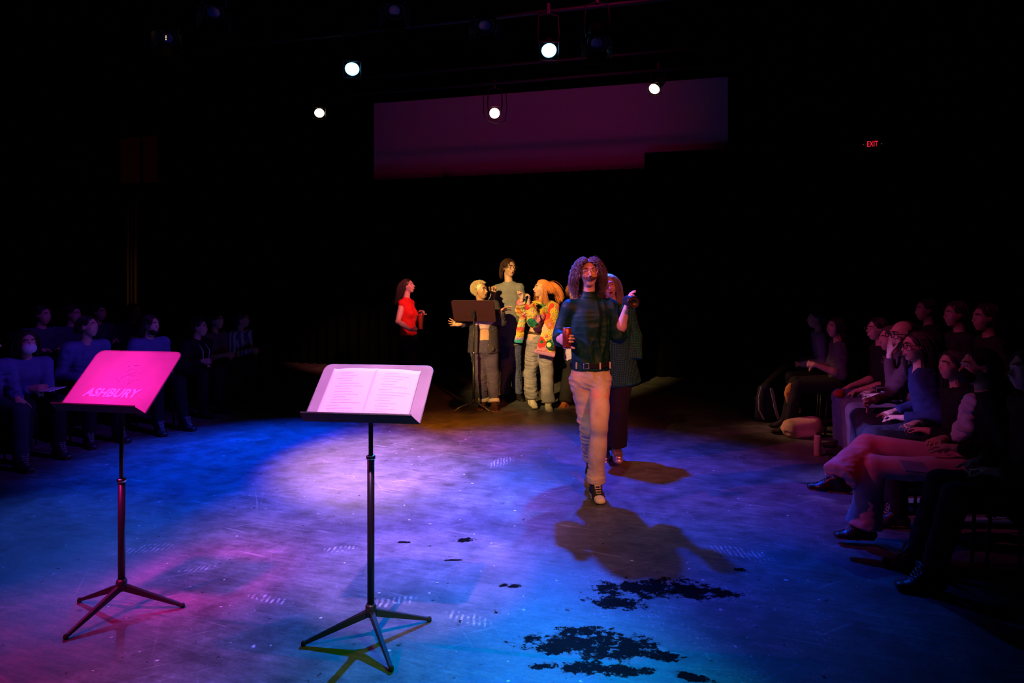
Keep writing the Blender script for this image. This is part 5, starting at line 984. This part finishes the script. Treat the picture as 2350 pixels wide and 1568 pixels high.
# ------------------------------------------------------------------ bags, bottle, phone on and under the right-hand seats
g0 = G(1757, 966); bp = empty('backpack', g0, .3, 'dark backpack with pale straps on the floor at the far end of the right-hand seats', 'backpack')
organic('bag_body', [cone((0.02, 0, .06), (.02, 0, .36), .16, .12, .03, (1, 0, 0), .11, .08)], .012, cloth('nylon_navy', (.02, .025, .06)), bp, (0, 0, 0), .006, 14, 2)
for k, pts in enumerate([[(-.10, -.06, .42), (-.17, -.10, .30), (-.18, -.12, .16), (-.13, -.14, .05)], [(.0, -.10, .40), (.01, -.13, .28), (.02, -.15, .16), (.07, -.14, .04)]]):
    mb = MB(); P_ = [np.array(p) for p in pts]; wd = (.008, .018)[k]
    for i in range(3): mb.add([P_[i] - [wd, 0, 0], P_[i] + [wd, 0, 0], P_[i + 1] + [wd * 1.1, 0, 0], P_[i + 1] - [wd * 1.1, 0, 0]], [(0, 1, 2, 3)])
    mb.build('strap', cloth('strap_pale', (.65, .62, .58)), bp).modifiers.new('t', 'SOLIDIFY').thickness = .004
g0 = G(1838, 1002); pbg = organic('tote_bag', [cone((-.10, 0, .08), (.12, .02, .10), .10, .12, .03, (0, 0, 1), .11, .12), cone((-.08, -.03, .04), (.10, -.03, .04), .05, .05, .02, (0, 0, 1), .10, .10)], .012, cloth('canvas_pink', (.70, .42, .34)), None, (0, 0, 0), .012, 16, 3); pbg.location = tuple(g0); tag(pbg, 'crumpled pale pink bag on the floor in front of the blue jeans, right side', 'bag')
c = W(1818, 905, 7.55); yb = organic('tote_bag', [ell((0, 0, 0), (.085, .05, .12)), cone((.03, 0, -.08), (.07, .0, -.18), .035, .02, .03)], .010, cloth('canvas_mustard', (.60, .33, .07)), None, (0, 0, 0), .006, 16, 5); yb.location = tuple(c); tag(yb, 'mustard yellow bag hanging below the clasped hands on the right side', 'bag')
g0 = G(1876, 1046); bt = empty('drink_bottle', g0 + np.array([0, 0, 0]), 0, 'beige cylindrical bottle standing on the floor by the blue jeans', 'bottle')
MB().lathe([(.030, 0), (.033, .006), (.033, .165), (.028, .175)], (0, 0, 0), (0, 0, 1), 24).build('bottle_body', mat('enamel_beige', (.60, .42, .24), .4), bt, True); MB().lathe([(.029, .175), (.029, .190), (0, .191)], (0, 0, 0), (0, 0, 1), 24).build('cap', mat('enamel_cream', (.8, .7, .5), .4), bt, True)
rb = organic('shopping_bag', [cone((0, 0, .035), (0, 0, .16), .035, .030, .02, (1, 0, 0), .03, .02)], .009, cloth('bright_red', (.80, .02, .02)), None, (0, 0, 0), .006, 18, 7); rb.location = tuple(G(1876, 1003)); tag(rb, 'small bright red bag on the floor between the blue-jeaned legs, right side', 'bag')
c = W(1885, 905, 6.2); rc = organic('red_pouch', [ell((0, 0, 0), (.05, .035, .04)), ell((.03, .01, .01), (.03, .03, .03))], .008, cloth('brick_red', (.45, .05, .03)), None, (0, 0, 0), .005, 18, 8); rc.location = tuple(W(1925, 905, 6.35)); tag(rc, 'brick red pouch on the lap of the plaid shirt person', 'pouch')
c = W(2098, 1072, 4.12); ph = MB().box((0, 0, 0), (.075, .045, .005)).build('folded_paper', cloth('pink_paper', (.75, .35, .45)), None, bevel=.002); ph.location = tuple(c); ph.rotation_euler = (.5, .1, 0); tag(ph, 'folded pink paper in the lap of the person in pink trousers', 'paper')
c = G(140, 1012); bl = organic('shopping_bag', [cone((0, 0, .10), (0, 0, .27), .11, .055, .03, (1, 0, 0), .06, .04)], .011, cloth('red_brown', (.40, .07, .07)), None, (0, 0, 0), .004, 14, 9); bl.location = tuple(c); tag(bl, 'dim red bag standing on the floor between the legs, left front row', 'bag')
